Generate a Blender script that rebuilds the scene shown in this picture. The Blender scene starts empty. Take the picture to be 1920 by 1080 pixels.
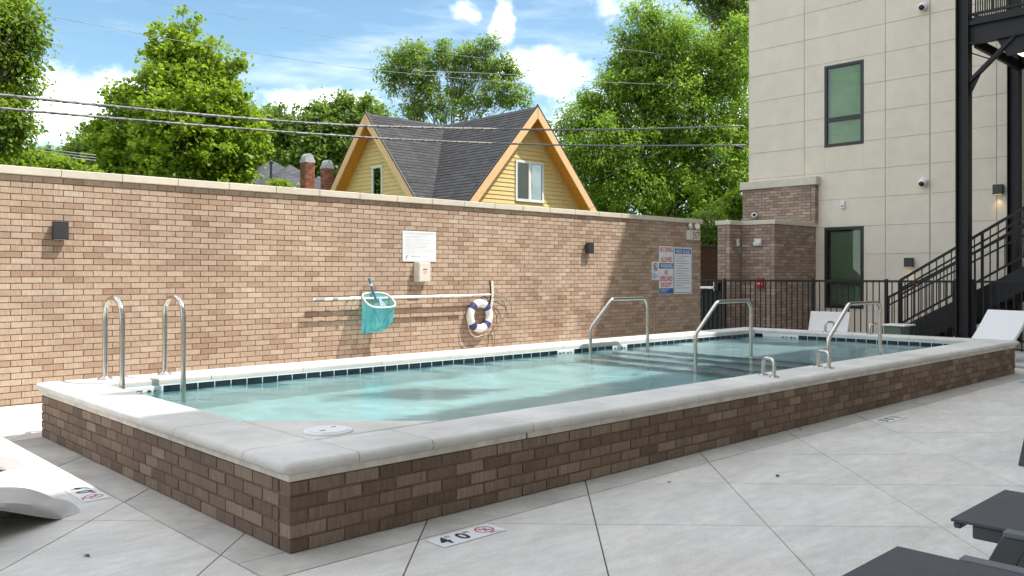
import bpy, bmesh, math, random
import numpy as np
from mathutils import Vector, Matrix
random.seed(7)
R = math.radians
S = bpy.context.scene
C = S.collection

# ---------------------------------------------------------------- camera, sky, sun, exposure
CH = 1.308                                   # eye height above the deck
YAW = R(46.49)                               # viewing direction measured from the X axis (the brick wall runs along X)
FPX = 1595.5                                 # focal length in pixels of a 1920 wide picture
HORIZ = 515.65
cd = bpy.data.cameras.new('camera')
cam = bpy.data.objects.new('camera', cd); C.objects.link(cam)
cd.sensor_width = 36; cd.lens = 36 * FPX / 1920; cd.shift_y = -(540 - HORIZ) / 1920
cd.clip_start = 0.05; cd.clip_end = 2000
cam.location = (0, 0, CH); cam.rotation_euler = (R(90), 0, YAW - R(90))
S.camera = cam
cc, ss = math.cos(YAW), math.sin(YAW)
def ray(u, v):
    r = (u - 960) / FPX
    return Vector((cc + r * ss, ss - r * cc, -(v - HORIZ) / FPX))
def onZ(u, v, z=0.0):
    d = ray(u, v); return d * ((z - CH) / d.z) + Vector((0, 0, CH))
def onY(u, v, y):
    d = ray(u, v); return d * (y / d.y) + Vector((0, 0, CH))
def onX(u, v, x):
    d = ray(u, v); return d * (x / d.x) + Vector((0, 0, CH))
def atD(u, v, D):
    return ray(u, v) * D + Vector((0, 0, CH))
def pix(p):
    d = cc * p[0] + ss * p[1]; r = ss * p[0] - cc * p[1]
    if d < .05: return (-9999, -9999, d)
    return (960 + FPX * r / d, HORIZ - FPX * (p[2] - CH) / d, d)

SUN = Vector((1.15, -1.14, 2.62)).normalized()
SUN_EL = math.asin(SUN.z); SUN_ROT = math.atan2(SUN.x, SUN.y)
sl = bpy.data.lights.new('sun', 'SUN'); sl.energy = 5.0; sl.angle = R(0.5); sl.color = (1.0, .95, .87)
so = bpy.data.objects.new('sun', sl); C.objects.link(so); so.location = (20, -10, 40)
so.rotation_euler = SUN.to_track_quat('Z', 'Y').to_euler()
sl.cycles.is_caustics_light = True

W = bpy.data.worlds.new('World'); S.world = W; W.use_nodes = True
SKY_STRENGTH = 0.15
def build_world():
    nt = W.node_tree; nt.nodes.clear(); N = nt.nodes.new; L = nt.links.new
    out = N('ShaderNodeOutputWorld'); bg = N('ShaderNodeBackground'); bg.inputs[1].default_value = SKY_STRENGTH
    sky = N('ShaderNodeTexSky'); sky.sky_type = 'NISHITA'; sky.sun_disc = False
    sky.sun_elevation = SUN_EL; sky.sun_rotation = SUN_ROT
    sky.air_density = 1.0; sky.dust_density = 0.6; sky.ozone_density = 1.6; sky.altitude = 200
    tc = N('ShaderNodeTexCoord')
    def math_(op, a, b=None, c=None, clamp=False):
        n = N('ShaderNodeMath'); n.operation = op; n.use_clamp = clamp
        for i, x in enumerate((a, b, c)):
            if x is None: continue
            if isinstance(x, (int, float)): n.inputs[i].default_value = x
            else: L(x, n.inputs[i])
        return n.outputs[0]
    sep = N('ShaderNodeSeparateXYZ'); L(tc.outputs['Generated'], sep.inputs[0])
    # coordinates in the cloud layer: azimuth and elevation, so that clouds lie flat
    az = math_('ARCTAN2', sep.outputs[1], sep.outputs[0]); el = math_('ARCSINE', sep.outputs[2])
    def noise(sx, sy, detail, off=0.0, rough=.55):
        cmb = N('ShaderNodeCombineXYZ'); L(math_('MULTIPLY', az, sx), cmb.inputs[0]); L(math_('MULTIPLY', el, sy), cmb.inputs[1]); cmb.inputs[2].default_value = off
        n = N('ShaderNodeTexNoise'); n.inputs['Scale'].default_value = 1; n.inputs['Detail'].default_value = detail; n.inputs['Roughness'].default_value = rough
        L(cmb.outputs[0], n.inputs['Vector']); return n.outputs[0]
    puff = noise(9, 13, 8, 3.1, .58)
    fine = noise(34, 44, 6, 1.7, .6)
    wisp = noise(4.5, 26, 5, 8.3, .6)
    # cumulus heads, each a soft ellipse in azimuth / elevation
    heads = [(1045, 140, 78, 44, .95), (960, 125, 40, 40, .8), (945, 45, 26, 52, .82), (600, 195, 120, 36, .85), (110, 205, 140, 75, .9), (215, 165, 70, 40, .8), (1200, 10, 110, 60, .55), (-150, 230, 160, 70, .9), (-420, 180, 180, 90, .9),
             (1600, 120, 240, 120, .8), (2100, 150, 220, 110, .9), (560, 245, 240, 30, .7), (880, 20, 40, 25, .6)]
    body = None
    for (u, v, ru, rv, k) in heads:
        d = ray(u, v).normalized(); a0 = math.atan2(d.y, d.x); e0 = math.asin(d.z)
        x = math_('DIVIDE', math_('SUBTRACT', az, a0), ru / FPX); y = math_('DIVIDE', math_('SUBTRACT', el, e0), rv / FPX)
        q = math_('ADD', math_('MULTIPLY', x, x), math_('MULTIPLY', y, y))
        g = math_('MULTIPLY', math_('EXPONENT', math_('MULTIPLY', q, -.8)), k)
        body = g if body is None else math_('MAXIMUM', body, g)
    # broken cloud added over the whole sky for fill light, gaps cut in view
    mp = N('ShaderNodeMapping'); mp.inputs['Scale'].default_value = (2.2, 2.2, 4.4); mp.inputs['Location'].default_value = (.7, 2.3, .4); L(tc.outputs['Generated'], mp.inputs[0])
    field = N('ShaderNodeTexNoise'); field.inputs['Scale'].default_value = 1.6; field.inputs['Detail'].default_value = 8; field.inputs['Roughness'].default_value = .58; L(mp.outputs[0], field.inputs['Vector'])
    gap = None
    for (u, v, ru, rv, k) in [(500, 60, 420, 130, 1.0), (1050, 30, 200, 90, .9), (800, 150, 260, 60, .6), (250, 100, 260, 70, .8), (60, 80, 160, 90, .6)]:
        d = ray(u, v).normalized(); a0 = math.atan2(d.y, d.x); e0 = math.asin(d.z)
        x = math_('DIVIDE', math_('SUBTRACT', az, a0), ru / FPX); y = math_('DIVIDE', math_('SUBTRACT', el, e0), rv / FPX)
        q = math_('ADD', math_('MULTIPLY', x, x), math_('MULTIPLY', y, y))
        g = math_('MULTIPLY', math_('EXPONENT', math_('MULTIPLY', q, -.7)), k)
        gap = g if gap is None else math_('MAXIMUM', gap, g)
    free = math_('SUBTRACT', 1.0, math_('MINIMUM', math_('MULTIPLY', gap, 1.5), 1.0))
    f0 = math_('MULTIPLY', math_('MULTIPLY_ADD', math_('SUBTRACT', field.outputs[0], .5), 2.2, CLOUDINESS), free)
    f = math_('ADD', math_('MULTIPLY', body, .95), math_('MULTIPLY', math_('SUBTRACT', puff, .5), 1.0))
    f = math_('MAXIMUM', f, f0)
    f = math_('ADD', f, math_('MULTIPLY', math_('SUBTRACT', fine, .5), .75))
    mr = N('ShaderNodeMapRange'); mr.interpolation_type = 'SMOOTHSTEP'; mr.inputs[1].default_value = .30; mr.inputs[2].default_value = .95; L(f, mr.inputs[0])
    wr = N('ShaderNodeMapRange'); wr.interpolation_type = 'SMOOTHSTEP'; wr.inputs[1].default_value = .46; wr.inputs[2].default_value = .78; wr.inputs[4].default_value = .20; L(wisp, wr.inputs[0])
    cov = math_('MAXIMUM', mr.outputs[0], wr.outputs[0])
    ccol = N('ShaderNodeRGB'); ccol.outputs[0].default_value = CLOUD
    tint = N('ShaderNodeMix'); tint.data_type = 'RGBA'; tint.blend_type = 'MULTIPLY'; tint.inputs[0].default_value = 1; L(sky.outputs[0], tint.inputs[6]); tint.inputs[7].default_value = SKY_TINT
    mix = N('ShaderNodeMix'); mix.data_type = 'RGBA'; L(cov, mix.inputs[0]); L(tint.outputs[2], mix.inputs[6]); L(ccol.outputs[0], mix.inputs[7])
    L(mix.outputs[2], bg.inputs[0]); L(bg.outputs[0], out.inputs[0])
SKY_TINT = (.94, 1.06, .99, 1)
CLOUD = (12.6, 12.8, 13.2, 1)
CLOUDINESS = .62
build_world()
S.view_settings.view_transform = 'Standard'; S.view_settings.look = 'None'
S.view_settings.gamma = 1; S.view_settings.use_curve_mapping = False
S.view_settings.exposure = 0.42
S.cycles.max_bounces = 10; S.cycles.transparent_max_bounces = 12; S.cycles.transmission_bounces = 8
S.cycles.diffuse_bounces = 5; S.cycles.glossy_bounces = 4
S.cycles.sample_clamp_indirect = 6
S.cycles.use_denoising = True

# ---------------------------------------------------------------- mesh helpers
class MB:
    def __init__(s): s.v = []; s.f = []; s.m = []; s.cur = 0
    def add(s, vs, fs, M=None):
        b = len(s.v)
        for p in vs: s.v.append(tuple(M @ Vector(p)) if M is not None else tuple(p))
        for f in fs: s.f.append(tuple(i + b for i in f)); s.m.append(s.cur)
        return s
    def box(s, x0, x1, y0, y1, z0, z1, M=None):
        vs = [(x0,y0,z0),(x1,y0,z0),(x1,y1,z0),(x0,y1,z0),(x0,y0,z1),(x1,y0,z1),(x1,y1,z1),(x0,y1,z1)]
        return s.add(vs, [(3,2,1,0),(4,5,6,7),(0,1,5,4),(1,2,6,5),(2,3,7,6),(3,0,4,7)], M)
    def bar(s, a, b, w, h, up=(0,0,1)):
        a, b = Vector(a), Vector(b); t = (b - a); Ln = t.length; t.normalize()
        up = Vector(up)
        if abs(t.dot(up)) > .99: up = Vector((0,1,0))
        sd = t.cross(up).normalized(); u = sd.cross(t)
        M = Matrix((t, sd, u)).transposed().to_4x4(); M.translation = a
        return s.box(0, Ln, -w/2, w/2, -h/2, h/2, M)
    def tube(s, pts, r, n=10, cap=True, closed=False):
        P = [Vector(p) for p in pts]; k = len(P); rings = []
        rr = r if isinstance(r, (list, tuple)) else [r] * k
        def tan(i):
            if closed: return (P[(i+1) % k] - P[i-1]).normalized()
            return (P[min(i+1, k-1)] - P[max(i-1, 0)]).normalized()
        t0 = tan(0); nrm = t0.orthogonal().normalized(); vs = []
        for i in range(k):
            t = tan(i); nrm = (nrm - t * nrm.dot(t)).normalized(); bi = t.cross(nrm)
            for j in range(n):
                a = 2 * math.pi * j / n
                vs.append(P[i] + (nrm * math.cos(a) + bi * math.sin(a)) * rr[i])
        fs = []
        for i in range(k if closed else k - 1):
            i2 = (i + 1) % k
            for j in range(n):
                j2 = (j + 1) % n
                fs.append((i*n+j, i*n+j2, i2*n+j2, i2*n+j))
        if cap and not closed:
            fs.append(tuple(reversed(range(n)))); fs.append(tuple((k-1)*n + j for j in range(n)))
        return s.add(vs, fs)
    def lathe(s, prof, n=24, M=None):
        vs = []; fs = []
        for (r, z) in prof:
            for j in range(n):
                a = 2*math.pi*j/n; vs.append((r*math.cos(a), r*math.sin(a), z))
        for i in range(len(prof)-1):
            for j in range(n):
                j2 = (j+1) % n; fs.append((i*n+j, i*n+j2, (i+1)*n+j2, (i+1)*n+j))
        fs.append(tuple(reversed(range(n)))); fs.append(tuple((len(prof)-1)*n+j for j in range(n)))
        return s.add(vs, fs, M)
    def prism(s, poly, a, b, axis='z', M=None):
        # poly: 2D counter-clockwise, extruded from a to b along axis
        n = len(poly)
        def mk(p, t):
            return {'z': (p[0], p[1], t), 'x': (t, p[0], p[1]), 'y': (p[0], t, p[1])}[axis]
        vs = [mk(p, a) for p in poly] + [mk(p, b) for p in poly]
        fs = [tuple(reversed(range(n))), tuple(range(n, 2*n))] + [(i, (i+1) % n, (i+1) % n + n, i + n) for i in range(n)]
        if axis == 'y': fs = [tuple(reversed(f)) for f in fs]
        return s.add(vs, fs, M)
    def mesh(s, name, mats, smooth=None, bevel=0.0, seg=1):
        me = bpy.data.meshes.new(name); me.from_pydata(s.v, [], s.f)
        for m in (mats if isinstance(mats, (list, tuple)) else [mats]): me.materials.append(m)
        if any(s.m): me.polygons.foreach_set('material_index', s.m)
        if bevel:
            bm = bmesh.new(); bm.from_mesh(me)
            es = [e for e in bm.edges if len(e.link_faces) == 2 and e.calc_face_angle(0) > R(30)]
            bmesh.ops.bevel(bm, geom=es, offset=bevel, segments=seg, profile=.5, affect='EDGES', clamp_overlap=True)
            bm.to_mesh(me); bm.free()
        if smooth is not None:
            me.polygons.foreach_set('use_smooth', [True] * len(me.polygons)); me.set_sharp_from_angle(angle=R(smooth))
        me.update(); return me
    def build(s, name, mats, parent=None, smooth=None, bevel=0.0, seg=1):
        return link(name, s.mesh(name, mats, smooth, bevel, seg), parent)
def link(name, me, parent=None, loc=None, rot=None):
    o = bpy.data.objects.new(name, me); C.objects.link(o)
    if parent is not None: o.parent = parent
    if loc is not None: o.location = loc
    if rot is not None: o.rotation_euler = rot
    return o
def tag(o, label=None, cat=None, group=None, kind=None):
    if label: o['label'] = label
    if cat: o['category'] = cat
    if group: o['group'] = group
    if kind: o['kind'] = kind
    return o
def thing(name, label, cat, loc=(0,0,0), group=None, rz=0.0):
    o = bpy.data.objects.new(name, None); C.objects.link(o); o.location = loc; o.rotation_euler = (0,0,rz)
    o.empty_display_size = .1
    return tag(o, label, cat, group)
def copy_tree(o, parent=None):
    c = o.copy(); C.objects.link(c)
    if parent is not None: c.parent = parent
    for ch in list(o.children): copy_tree(ch, c)
    return c
def fillet(pts, r, seg=6):
    P = [Vector(p) for p in pts]; out = [P[0]]
    for i in range(1, len(P)-1):
        a = (P[i-1]-P[i]); b = (P[i+1]-P[i]); ang = a.angle(b); d = min(r / math.tan(ang/2), a.length*.49, b.length*.49)
        p0 = P[i] + a.normalized()*d; p1 = P[i] + b.normalized()*d
        for k in range(seg+1):
            t = k/seg; out.append(p0*(1-t)**2 + P[i]*2*t*(1-t) + p1*t*t)
    out.append(P[-1]); return out
def np_quads(name, V, mat, parent=None, smooth=False):
    # V: (n, 4, 3) array of quads, each an island of its own
    n = len(V); me = bpy.data.meshes.new(name)
    me.vertices.add(n*4); me.vertices.foreach_set('co', np.ascontiguousarray(V, dtype=np.float32).ravel())
    me.loops.add(n*4); me.loops.foreach_set('vertex_index', np.arange(n*4, dtype=np.int32))
    me.polygons.add(n); me.polygons.foreach_set('loop_start', np.arange(0, n*4, 4, dtype=np.int32))
    me.materials.append(mat); me.update(calc_edges=True)
    return link(name, me, parent)

# ---------------------------------------------------------------- materials
def nmat(name):
    m = bpy.data.materials.new(name); m.use_nodes = True
    nt = m.node_tree; return m, nt, nt.nodes['Principled BSDF']
def col(c): return (c[0], c[1], c[2], 1)
def pmat(name, c, rough=.6, metal=0.0, var=.12, scale=6.0, bump=0.0, bscale=60.0, spec=.5, stretch=None, c2=None, detail=5):
    """principled with colour that varies with noise over the world position, and fine relief"""
    m, nt, b = nmat(name); N = nt.nodes.new; L = nt.links.new
    b.inputs['Roughness'].default_value = rough; b.inputs['Metallic'].default_value = metal; b.inputs['Specular IOR Level'].default_value = spec
    g = N('ShaderNodeNewGeometry'); src = g.outputs['Position']
    if stretch:
        mp = N('ShaderNodeMapping'); mp.inputs['Scale'].default_value = stretch; L(src, mp.inputs[0]); src = mp.outputs[0]
    n = N('ShaderNodeTexNoise'); n.inputs['Scale'].default_value = scale; n.inputs['Detail'].default_value = detail; n.inputs['Roughness'].default_value = .6; L(src, n.inputs['Vector'])
    r = N('ShaderNodeMapRange'); r.inputs[1].default_value = .3; r.inputs[2].default_value = .7; L(n.outputs[0], r.inputs[0])
    mx = N('ShaderNodeMix'); mx.data_type = 'RGBA'; L(r.outputs[0], mx.inputs[0])
    if c2 is None: c2 = tuple(min(1, x*(1+var)) for x in c); c = tuple(x*(1-var) for x in c)
    mx.inputs[6].default_value = col(c); mx.inputs[7].default_value = col(c2)
    L(mx.outputs[2], b.inputs['Base Color'])
    if bump:
        n2 = N('ShaderNodeTexNoise'); n2.inputs['Scale'].default_value = bscale; n2.inputs['Detail'].default_value = 4; L(src, n2.inputs['Vector'])
        bp = N('ShaderNodeBump'); bp.inputs['Strength'].default_value = bump; bp.inputs['Distance'].default_value = .01; L(n2.outputs[0], bp.inputs['Height']); L(bp.outputs[0], b.inputs['Normal'])
    return m
def emat(name, c, s):
    m, nt, b = nmat(name); b.inputs['Base Color'].default_value = col(c); b.inputs['Emission Color'].default_value = col(c); b.inputs['Emission Strength'].default_value = s; return m

def brick_mat(name, stops, streak=1.0, stain=0.0, dark_patch=None):
    m, nt, b = nmat(name); N = nt.nodes.new; L = nt.links.new
    oi = N('ShaderNodeObjectInfo'); g = N('ShaderNodeNewGeometry')
    ad = N('ShaderNodeMath'); ad.operation = 'ADD'; L(oi.outputs['Random'], ad.inputs[0]); L(g.outputs['Random Per Island'], ad.inputs[1])
    fr = N('ShaderNodeMath'); fr.operation = 'FRACT'; L(ad.outputs[0], fr.inputs[0])
    cr = N('ShaderNodeValToRGB'); e = cr.color_ramp.elements
    for i, (p, c) in enumerate(stops):
        el = e[i] if i < 2 else e.new(p)
        el.position = p; el.color = col(c)
    L(fr.outputs[0], cr.inputs[0])
    # wire-cut streaks run down each face
    mp = N('ShaderNodeMapping'); mp.inputs['Scale'].default_value = (60, 60, 7); L(g.outputs['Position'], mp.inputs[0])
    n = N('ShaderNodeTexNoise'); n.inputs['Scale'].default_value = 1.6; n.inputs['Detail'].default_value = 4; L(mp.outputs[0], n.inputs['Vector'])
    r = N('ShaderNodeMapRange'); r.inputs[1].default_value = .3; r.inputs[2].default_value = .75; r.inputs[3].default_value = 1-.22*streak; r.inputs[4].default_value = 1+.16*streak; L(n.outputs[0], r.inputs[0])
    n3 = N('ShaderNodeTexNoise'); n3.inputs['Scale'].default_value = .9; n3.inputs['Detail'].default_value = 6; L(g.outputs['Position'], n3.inputs['Vector'])
    r3 = N('ShaderNodeMapRange'); r3.inputs[1].default_value = .3; r3.inputs[2].default_value = .7; r3.inputs[3].default_value = .88; r3.inputs[4].default_value = 1.1; L(n3.outputs[0], r3.inputs[0])
    ml = N('ShaderNodeMath'); ml.operation = 'MULTIPLY'; L(r.outputs[0], ml.inputs[0]); L(r3.outputs[0], ml.inputs[1])
    mx = N('ShaderNodeMix'); mx.data_type = 'RGBA'; mx.blend_type = 'MULTIPLY'; mx.inputs[0].default_value = 1
    L(cr.outputs[0], mx.inputs[6]); L(ml.outputs[0], mx.inputs[7]); colo = mx.outputs[2]
    if stain:     # pale lime bloom in patches
        n4 = N('ShaderNodeTexNoise'); n4.inputs['Scale'].default_value = 2.3; n4.inputs['Detail'].default_value = 8; n4.inputs['Roughness'].default_value = .65; L(g.outputs['Position'], n4.inputs['Vector'])
        r4 = N('ShaderNodeMapRange'); r4.inputs[1].default_value = .58; r4.inputs[2].default_value = .78; r4.inputs[4].default_value = stain; L(n4.outputs[0], r4.inputs[0])
        m4 = N('ShaderNodeMix'); m4.data_type = 'RGBA'; L(r4.outputs[0], m4.inputs[0]); L(colo, m4.inputs[6]); m4.inputs[7].default_value = (.42, .38, .34, 1); colo = m4.outputs[2]
    if dark_patch:    # darker patch in the colour: centre and half size along X and Z, ragged by noise
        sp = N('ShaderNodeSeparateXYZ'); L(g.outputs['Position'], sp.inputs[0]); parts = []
        for k, (c0, hw) in ((0, dark_patch[0]), (2, dark_patch[1])):
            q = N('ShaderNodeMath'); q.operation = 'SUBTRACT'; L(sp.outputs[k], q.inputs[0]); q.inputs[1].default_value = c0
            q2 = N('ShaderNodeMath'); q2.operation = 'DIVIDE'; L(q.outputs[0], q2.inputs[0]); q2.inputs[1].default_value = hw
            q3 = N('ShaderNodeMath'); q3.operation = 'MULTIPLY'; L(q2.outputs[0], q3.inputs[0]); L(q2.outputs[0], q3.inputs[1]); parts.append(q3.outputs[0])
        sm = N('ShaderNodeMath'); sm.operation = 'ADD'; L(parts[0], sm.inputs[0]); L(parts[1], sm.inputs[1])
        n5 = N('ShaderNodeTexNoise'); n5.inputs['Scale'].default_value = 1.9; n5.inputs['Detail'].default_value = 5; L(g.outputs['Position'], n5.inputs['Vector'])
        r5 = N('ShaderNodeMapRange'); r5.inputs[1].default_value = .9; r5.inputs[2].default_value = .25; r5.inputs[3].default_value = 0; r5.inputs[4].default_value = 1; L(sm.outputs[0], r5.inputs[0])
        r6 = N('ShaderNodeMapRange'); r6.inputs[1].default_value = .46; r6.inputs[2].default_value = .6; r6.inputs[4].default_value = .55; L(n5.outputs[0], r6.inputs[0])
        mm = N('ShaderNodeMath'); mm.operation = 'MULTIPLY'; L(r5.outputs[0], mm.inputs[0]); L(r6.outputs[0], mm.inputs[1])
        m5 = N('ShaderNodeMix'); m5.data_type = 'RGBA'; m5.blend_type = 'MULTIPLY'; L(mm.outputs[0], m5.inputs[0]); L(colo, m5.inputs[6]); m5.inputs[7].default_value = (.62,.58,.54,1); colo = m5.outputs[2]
    L(colo, b.inputs['Base Color'])
    b.inputs['Roughness'].default_value = .9; b.inputs['Specular IOR Level'].default_value = .25
    bp = N('ShaderNodeBump'); bp.inputs['Strength'].default_value = .5; bp.inputs['Distance'].default_value = .004; L(n.outputs[0], bp.inputs['Height']); L(bp.outputs[0], b.inputs['Normal'])
    return m
BK = [(0, (0.35, 0.234, 0.167)), (0.1, (0.394, 0.273, 0.199)), (0.3, (0.438, 0.315, 0.233)), (0.6, (0.468, 0.347, 0.261)), (0.88, (0.494, 0.376, 0.285)), (1, (0.525, 0.416, 0.33))]
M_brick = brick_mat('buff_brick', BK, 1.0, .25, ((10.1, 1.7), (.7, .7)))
M_pbrick = brick_mat('pool_brick', [(0, (.150, .106, .082)), (.3, (.185, .130, .098)), (.68, (.222, .162, .122)), (1, (.285, .217, .167))], 1.2, .22)
M_abrick = brick_mat('annex_brick', [(0, (.26, .19, .15)), (.4, (.34, .25, .20)), (.8, (.39, .295, .235)), (1, (.48, .375, .305))], .9, .3)
M_mortar = pmat('sand_mortar', (.33, .235, .165), .95, var=.15, scale=12, bump=.5, bscale=150)
M_pmortar = pmat('brown_mortar', (.20, .135, .080), .95, var=.18, scale=10, bump=.5, bscale=150)

def concrete(name, c, stain=.35, stretch=(1,1,1), grain=.05):
    m, nt, b = nmat(name); N = nt.nodes.new; L = nt.links.new
    g = N('ShaderNodeNewGeometry'); mp = N('ShaderNodeMapping'); mp.inputs['Scale'].default_value = stretch; mp.inputs['Rotation'].default_value = (0,0,R(20)); L(g.outputs['Position'], mp.inputs[0])
    def nz(s, d, a, z, lo, hi, src):
        n = N('ShaderNodeTexNoise'); n.inputs['Scale'].default_value = s; n.inputs['Detail'].default_value = d; n.inputs['Roughness'].default_value = .62; L(src, n.inputs['Vector'])
        r = N('ShaderNodeMapRange'); r.inputs[1].default_value = a; r.inputs[2].default_value = z; r.inputs[3].default_value = lo; r.inputs[4].default_value = hi; L(n.outputs[0], r.inputs[0]); return r.outputs[0], n.outputs[0]
    a, _ = nz(1.9, 12, .34, .66, 1-stain*.5, 1+stain*.22, mp.outputs[0])
    c1, _ = nz(9, 8, .3, .7, 1-grain*1.1, 1+grain*.8, mp.outputs[0])
    d, dn = nz(110, 3, .32, .68, 1-grain*1.3, 1+grain*1.1, g.outputs['Position'])
    oi = N('ShaderNodeObjectInfo'); ro = N('ShaderNodeMapRange'); ro.inputs[3].default_value = .965; ro.inputs[4].default_value = 1.03; L(oi.outputs['Random'], ro.inputs[0])
    p = a
    for q in (c1, d, ro.outputs[0]):
        mm = N('ShaderNodeMath'); mm.operation = 'MULTIPLY'; L(p, mm.inputs[0]); L(q, mm.inputs[1]); p = mm.outputs[0]
    mx = N('ShaderNodeMix'); mx.data_type = 'RGBA'; mx.blend_type = 'MULTIPLY'; mx.inputs[0].default_value = 1; mx.inputs[6].default_value = col(c); L(p, mx.inputs[7])
    # faint warm blotches
    w, _ = nz(.7, 5, .52, .72, 0, .35, g.outputs['Position'])
    m2 = N('ShaderNodeMix'); m2.data_type = 'RGBA'; m2.blend_type = 'MULTIPLY'; L(w, m2.inputs[0]); L(mx.outputs[2], m2.inputs[6]); m2.inputs[7].default_value = (.93, .88, .76, 1)
    L(m2.outputs[2], b.inputs['Base Color']); b.inputs['Roughness'].default_value = .82; b.inputs['Specular IOR Level'].default_value = .3
    bp = N('ShaderNodeBump'); bp.inputs['Strength'].default_value = .25; bp.inputs['Distance'].default_value = .003; L(dn, bp.inputs['Height']); L(bp.outputs[0], b.inputs['Normal'])
    return m
M_deck = concrete('broomed_concrete', (.60, .575, .545), .26, (.8, 2.0, 1), .10)
M_strip = concrete('stained_border_concrete', (.50, .48, .45), .42, (1, 1, 1), .10)
M_joint = pmat('joint_dirt', (.07, .062, .05), .95)
M_coping = concrete('cast_stone_coping', (.64, .62, .59), .34)
M_cap = concrete('limestone_cap', (.62, .565, .47), .2)
M_band = pmat('render_band', (.50, .48, .42), .85, scale=9, c2=(.74, .70, .61), stretch=(1,1,.35), bump=.2)
M_white = pmat('white_plastic', (.74, .74, .73), .4, var=.03)
M_offwhite = pmat('warm_white_plastic', (.66, .62, .55), .45, var=.04)
M_steel = pmat('stainless_steel', (.56, .535, .49), .17, 1.0, var=.1, scale=20)
M_blacksteel = pmat('black_painted_steel', (.013, .0125, .013), .5, var=.25, scale=4, spec=.35)
M_darkbronze = pmat('dark_bronze_lamp', (.035, .035, .038), .45, var=.1)
M_frame = pmat('black_window_frame', (.018, .018, .017), .4)
# ---------------------------------------------------------------- the deck: slabs cut by saw joints
HOLE = (2.2, 12.45, 3.85, 7.4)        # the pool tank is dug through the ground
def sheet(x0, x1, y0, y1, z):
    a, b, c, d = HOLE
    vs = [(x0,y0,z),(x1,y0,z),(x1,y1,z),(x0,y1,z),(a,c,z),(b,c,z),(b,d,z),(a,d,z)]
    return MB().add(vs, [(0,1,5,4),(1,2,6,5),(2,3,7,6),(3,0,4,7)])
ground = sheet(-400,400,-400,400,-.06).build('ground', pmat('rough_grass', (.05, .075, .022), .95, var=.5, scale=.8, bump=.4, bscale=8))
tag(ground, 'rough grass ground around the pool court', kind='structure')
deck = sheet(-7,17,-1.2,10.6,-.014).build('pool_deck', M_joint)
tag(deck, 'pale grey broomed concrete pool deck with diagonal joints', kind='structure')
def clip_poly(poly, a, b, c):          # keep a*x + b*y <= c
    out = []
    for i in range(len(poly)):
        p, q = poly[i], poly[(i+1) % len(poly)]; dp = a*p[0]+b*p[1]-c; dq = a*q[0]+b*q[1]-c
        if dp <= 0: out.append(p)
        if dp*dq < 0:
            t = dp/(dp-dq); out.append((p[0]+(q[0]-p[0])*t, p[1]+(q[1]-p[1])*t))
    return out
def area(p): return .5*sum(p[i][0]*p[(i+1) % len(p)][1]-p[(i+1) % len(p)][0]*p[i][1] for i in range(len(p)))
PX0, PX1, PY0, PY1 = 1.981, 12.647, 3.600, 7.620          # brick faces of the raised pool
BX, BY = 1.752, 3.365                                        # joint that runs round the pool
regions = [(-7,13.38,-1.2,BY), (-7,BX,BY,9.62), (BX,PX1+.23,BY,PY0+.05), (BX,PX0+.05,PY0+.05,PY1-.05), (BX,13.38,PY1-.05,9.62), (PX1-.05,PX1+.23,PY0+.05,PY1-.05), (PX1+.23,13.38,BY,PY1-.05)]
G2 = math.sqrt(.5); GAP = .0035
far = MB(); nslab = 0
for (x0,x1,y0,y1) in regions:
    for i in range(-12, 20):
        for j in range(-12, 30):
            a0 = .325 + .895*i + GAP*.9; a1 = .325 + .895*(i+1) - GAP*.9; b0 = 4.475 + .895*j + GAP*.6; b1 = 4.475 + .895*(j+1) - GAP*.6
            P = [((a+b)*G2, (b-a)*G2) for a, b in ((a0,b0),(a1,b0),(a1,b1),(a0,b1))]
            for (A,B,Cc) in ((1,0,x1-GAP),(-1,0,-x0-GAP),(0,1,y1-GAP),(0,-1,-y0-GAP)):
                P = clip_poly(P, A, B, Cc)
                if len(P) < 3: break
            if len(P) < 3: continue
            if area(P) < 0: P = P[::-1]
            if area(P) < 2e-4: continue
            cx = sum(p[0] for p in P)/len(P); cy = sum(p[1] for p in P)/len(P)
            vis = any(-40 < pix((p[0],p[1],0))[0] < 1960 and pix((p[0],p[1],0))[1] < 1120 for p in P)
            mb = MB() if vis else far
            ins = [((p[0]-cx)*(1-.002/max(.02,math.hypot(p[0]-cx,p[1]-cy))), (p[1]-cy)*(1-.002/max(.02,math.hypot(p[0]-cx,p[1]-cy)))) for p in P]
            n = len(P); ox, oy = (cx, cy) if vis else (0, 0)
            vs = [(p[0]-ox, p[1]-oy, -.02) for p in P] + [(p[0]-ox, p[1]-oy, -.003) for p in P] + [(q[0]+cx-ox, q[1]+cy-oy, 0) for q in ins]
            fs = [(k,(k+1)%n,(k+1)%n+n,k+n) for k in range(n)] + [(k+n,(k+1)%n+n,(k+1)%n+2*n,k+2*n) for k in range(n)] + [tuple(range(2*n,3*n))]
            mb.add(vs, fs)
            if vis:
                o = mb.build('slab', M_strip if (x0 == BX and y1 == PY0+.05) or x1 == PX0+.05 else M_deck, deck); o.location = (cx, cy, random.uniform(-.0008,.0008)); nslab += 1
tag(far.build('slab_outside_view', M_deck, deck), kind='stuff')
print('slabs', nslab)

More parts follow.
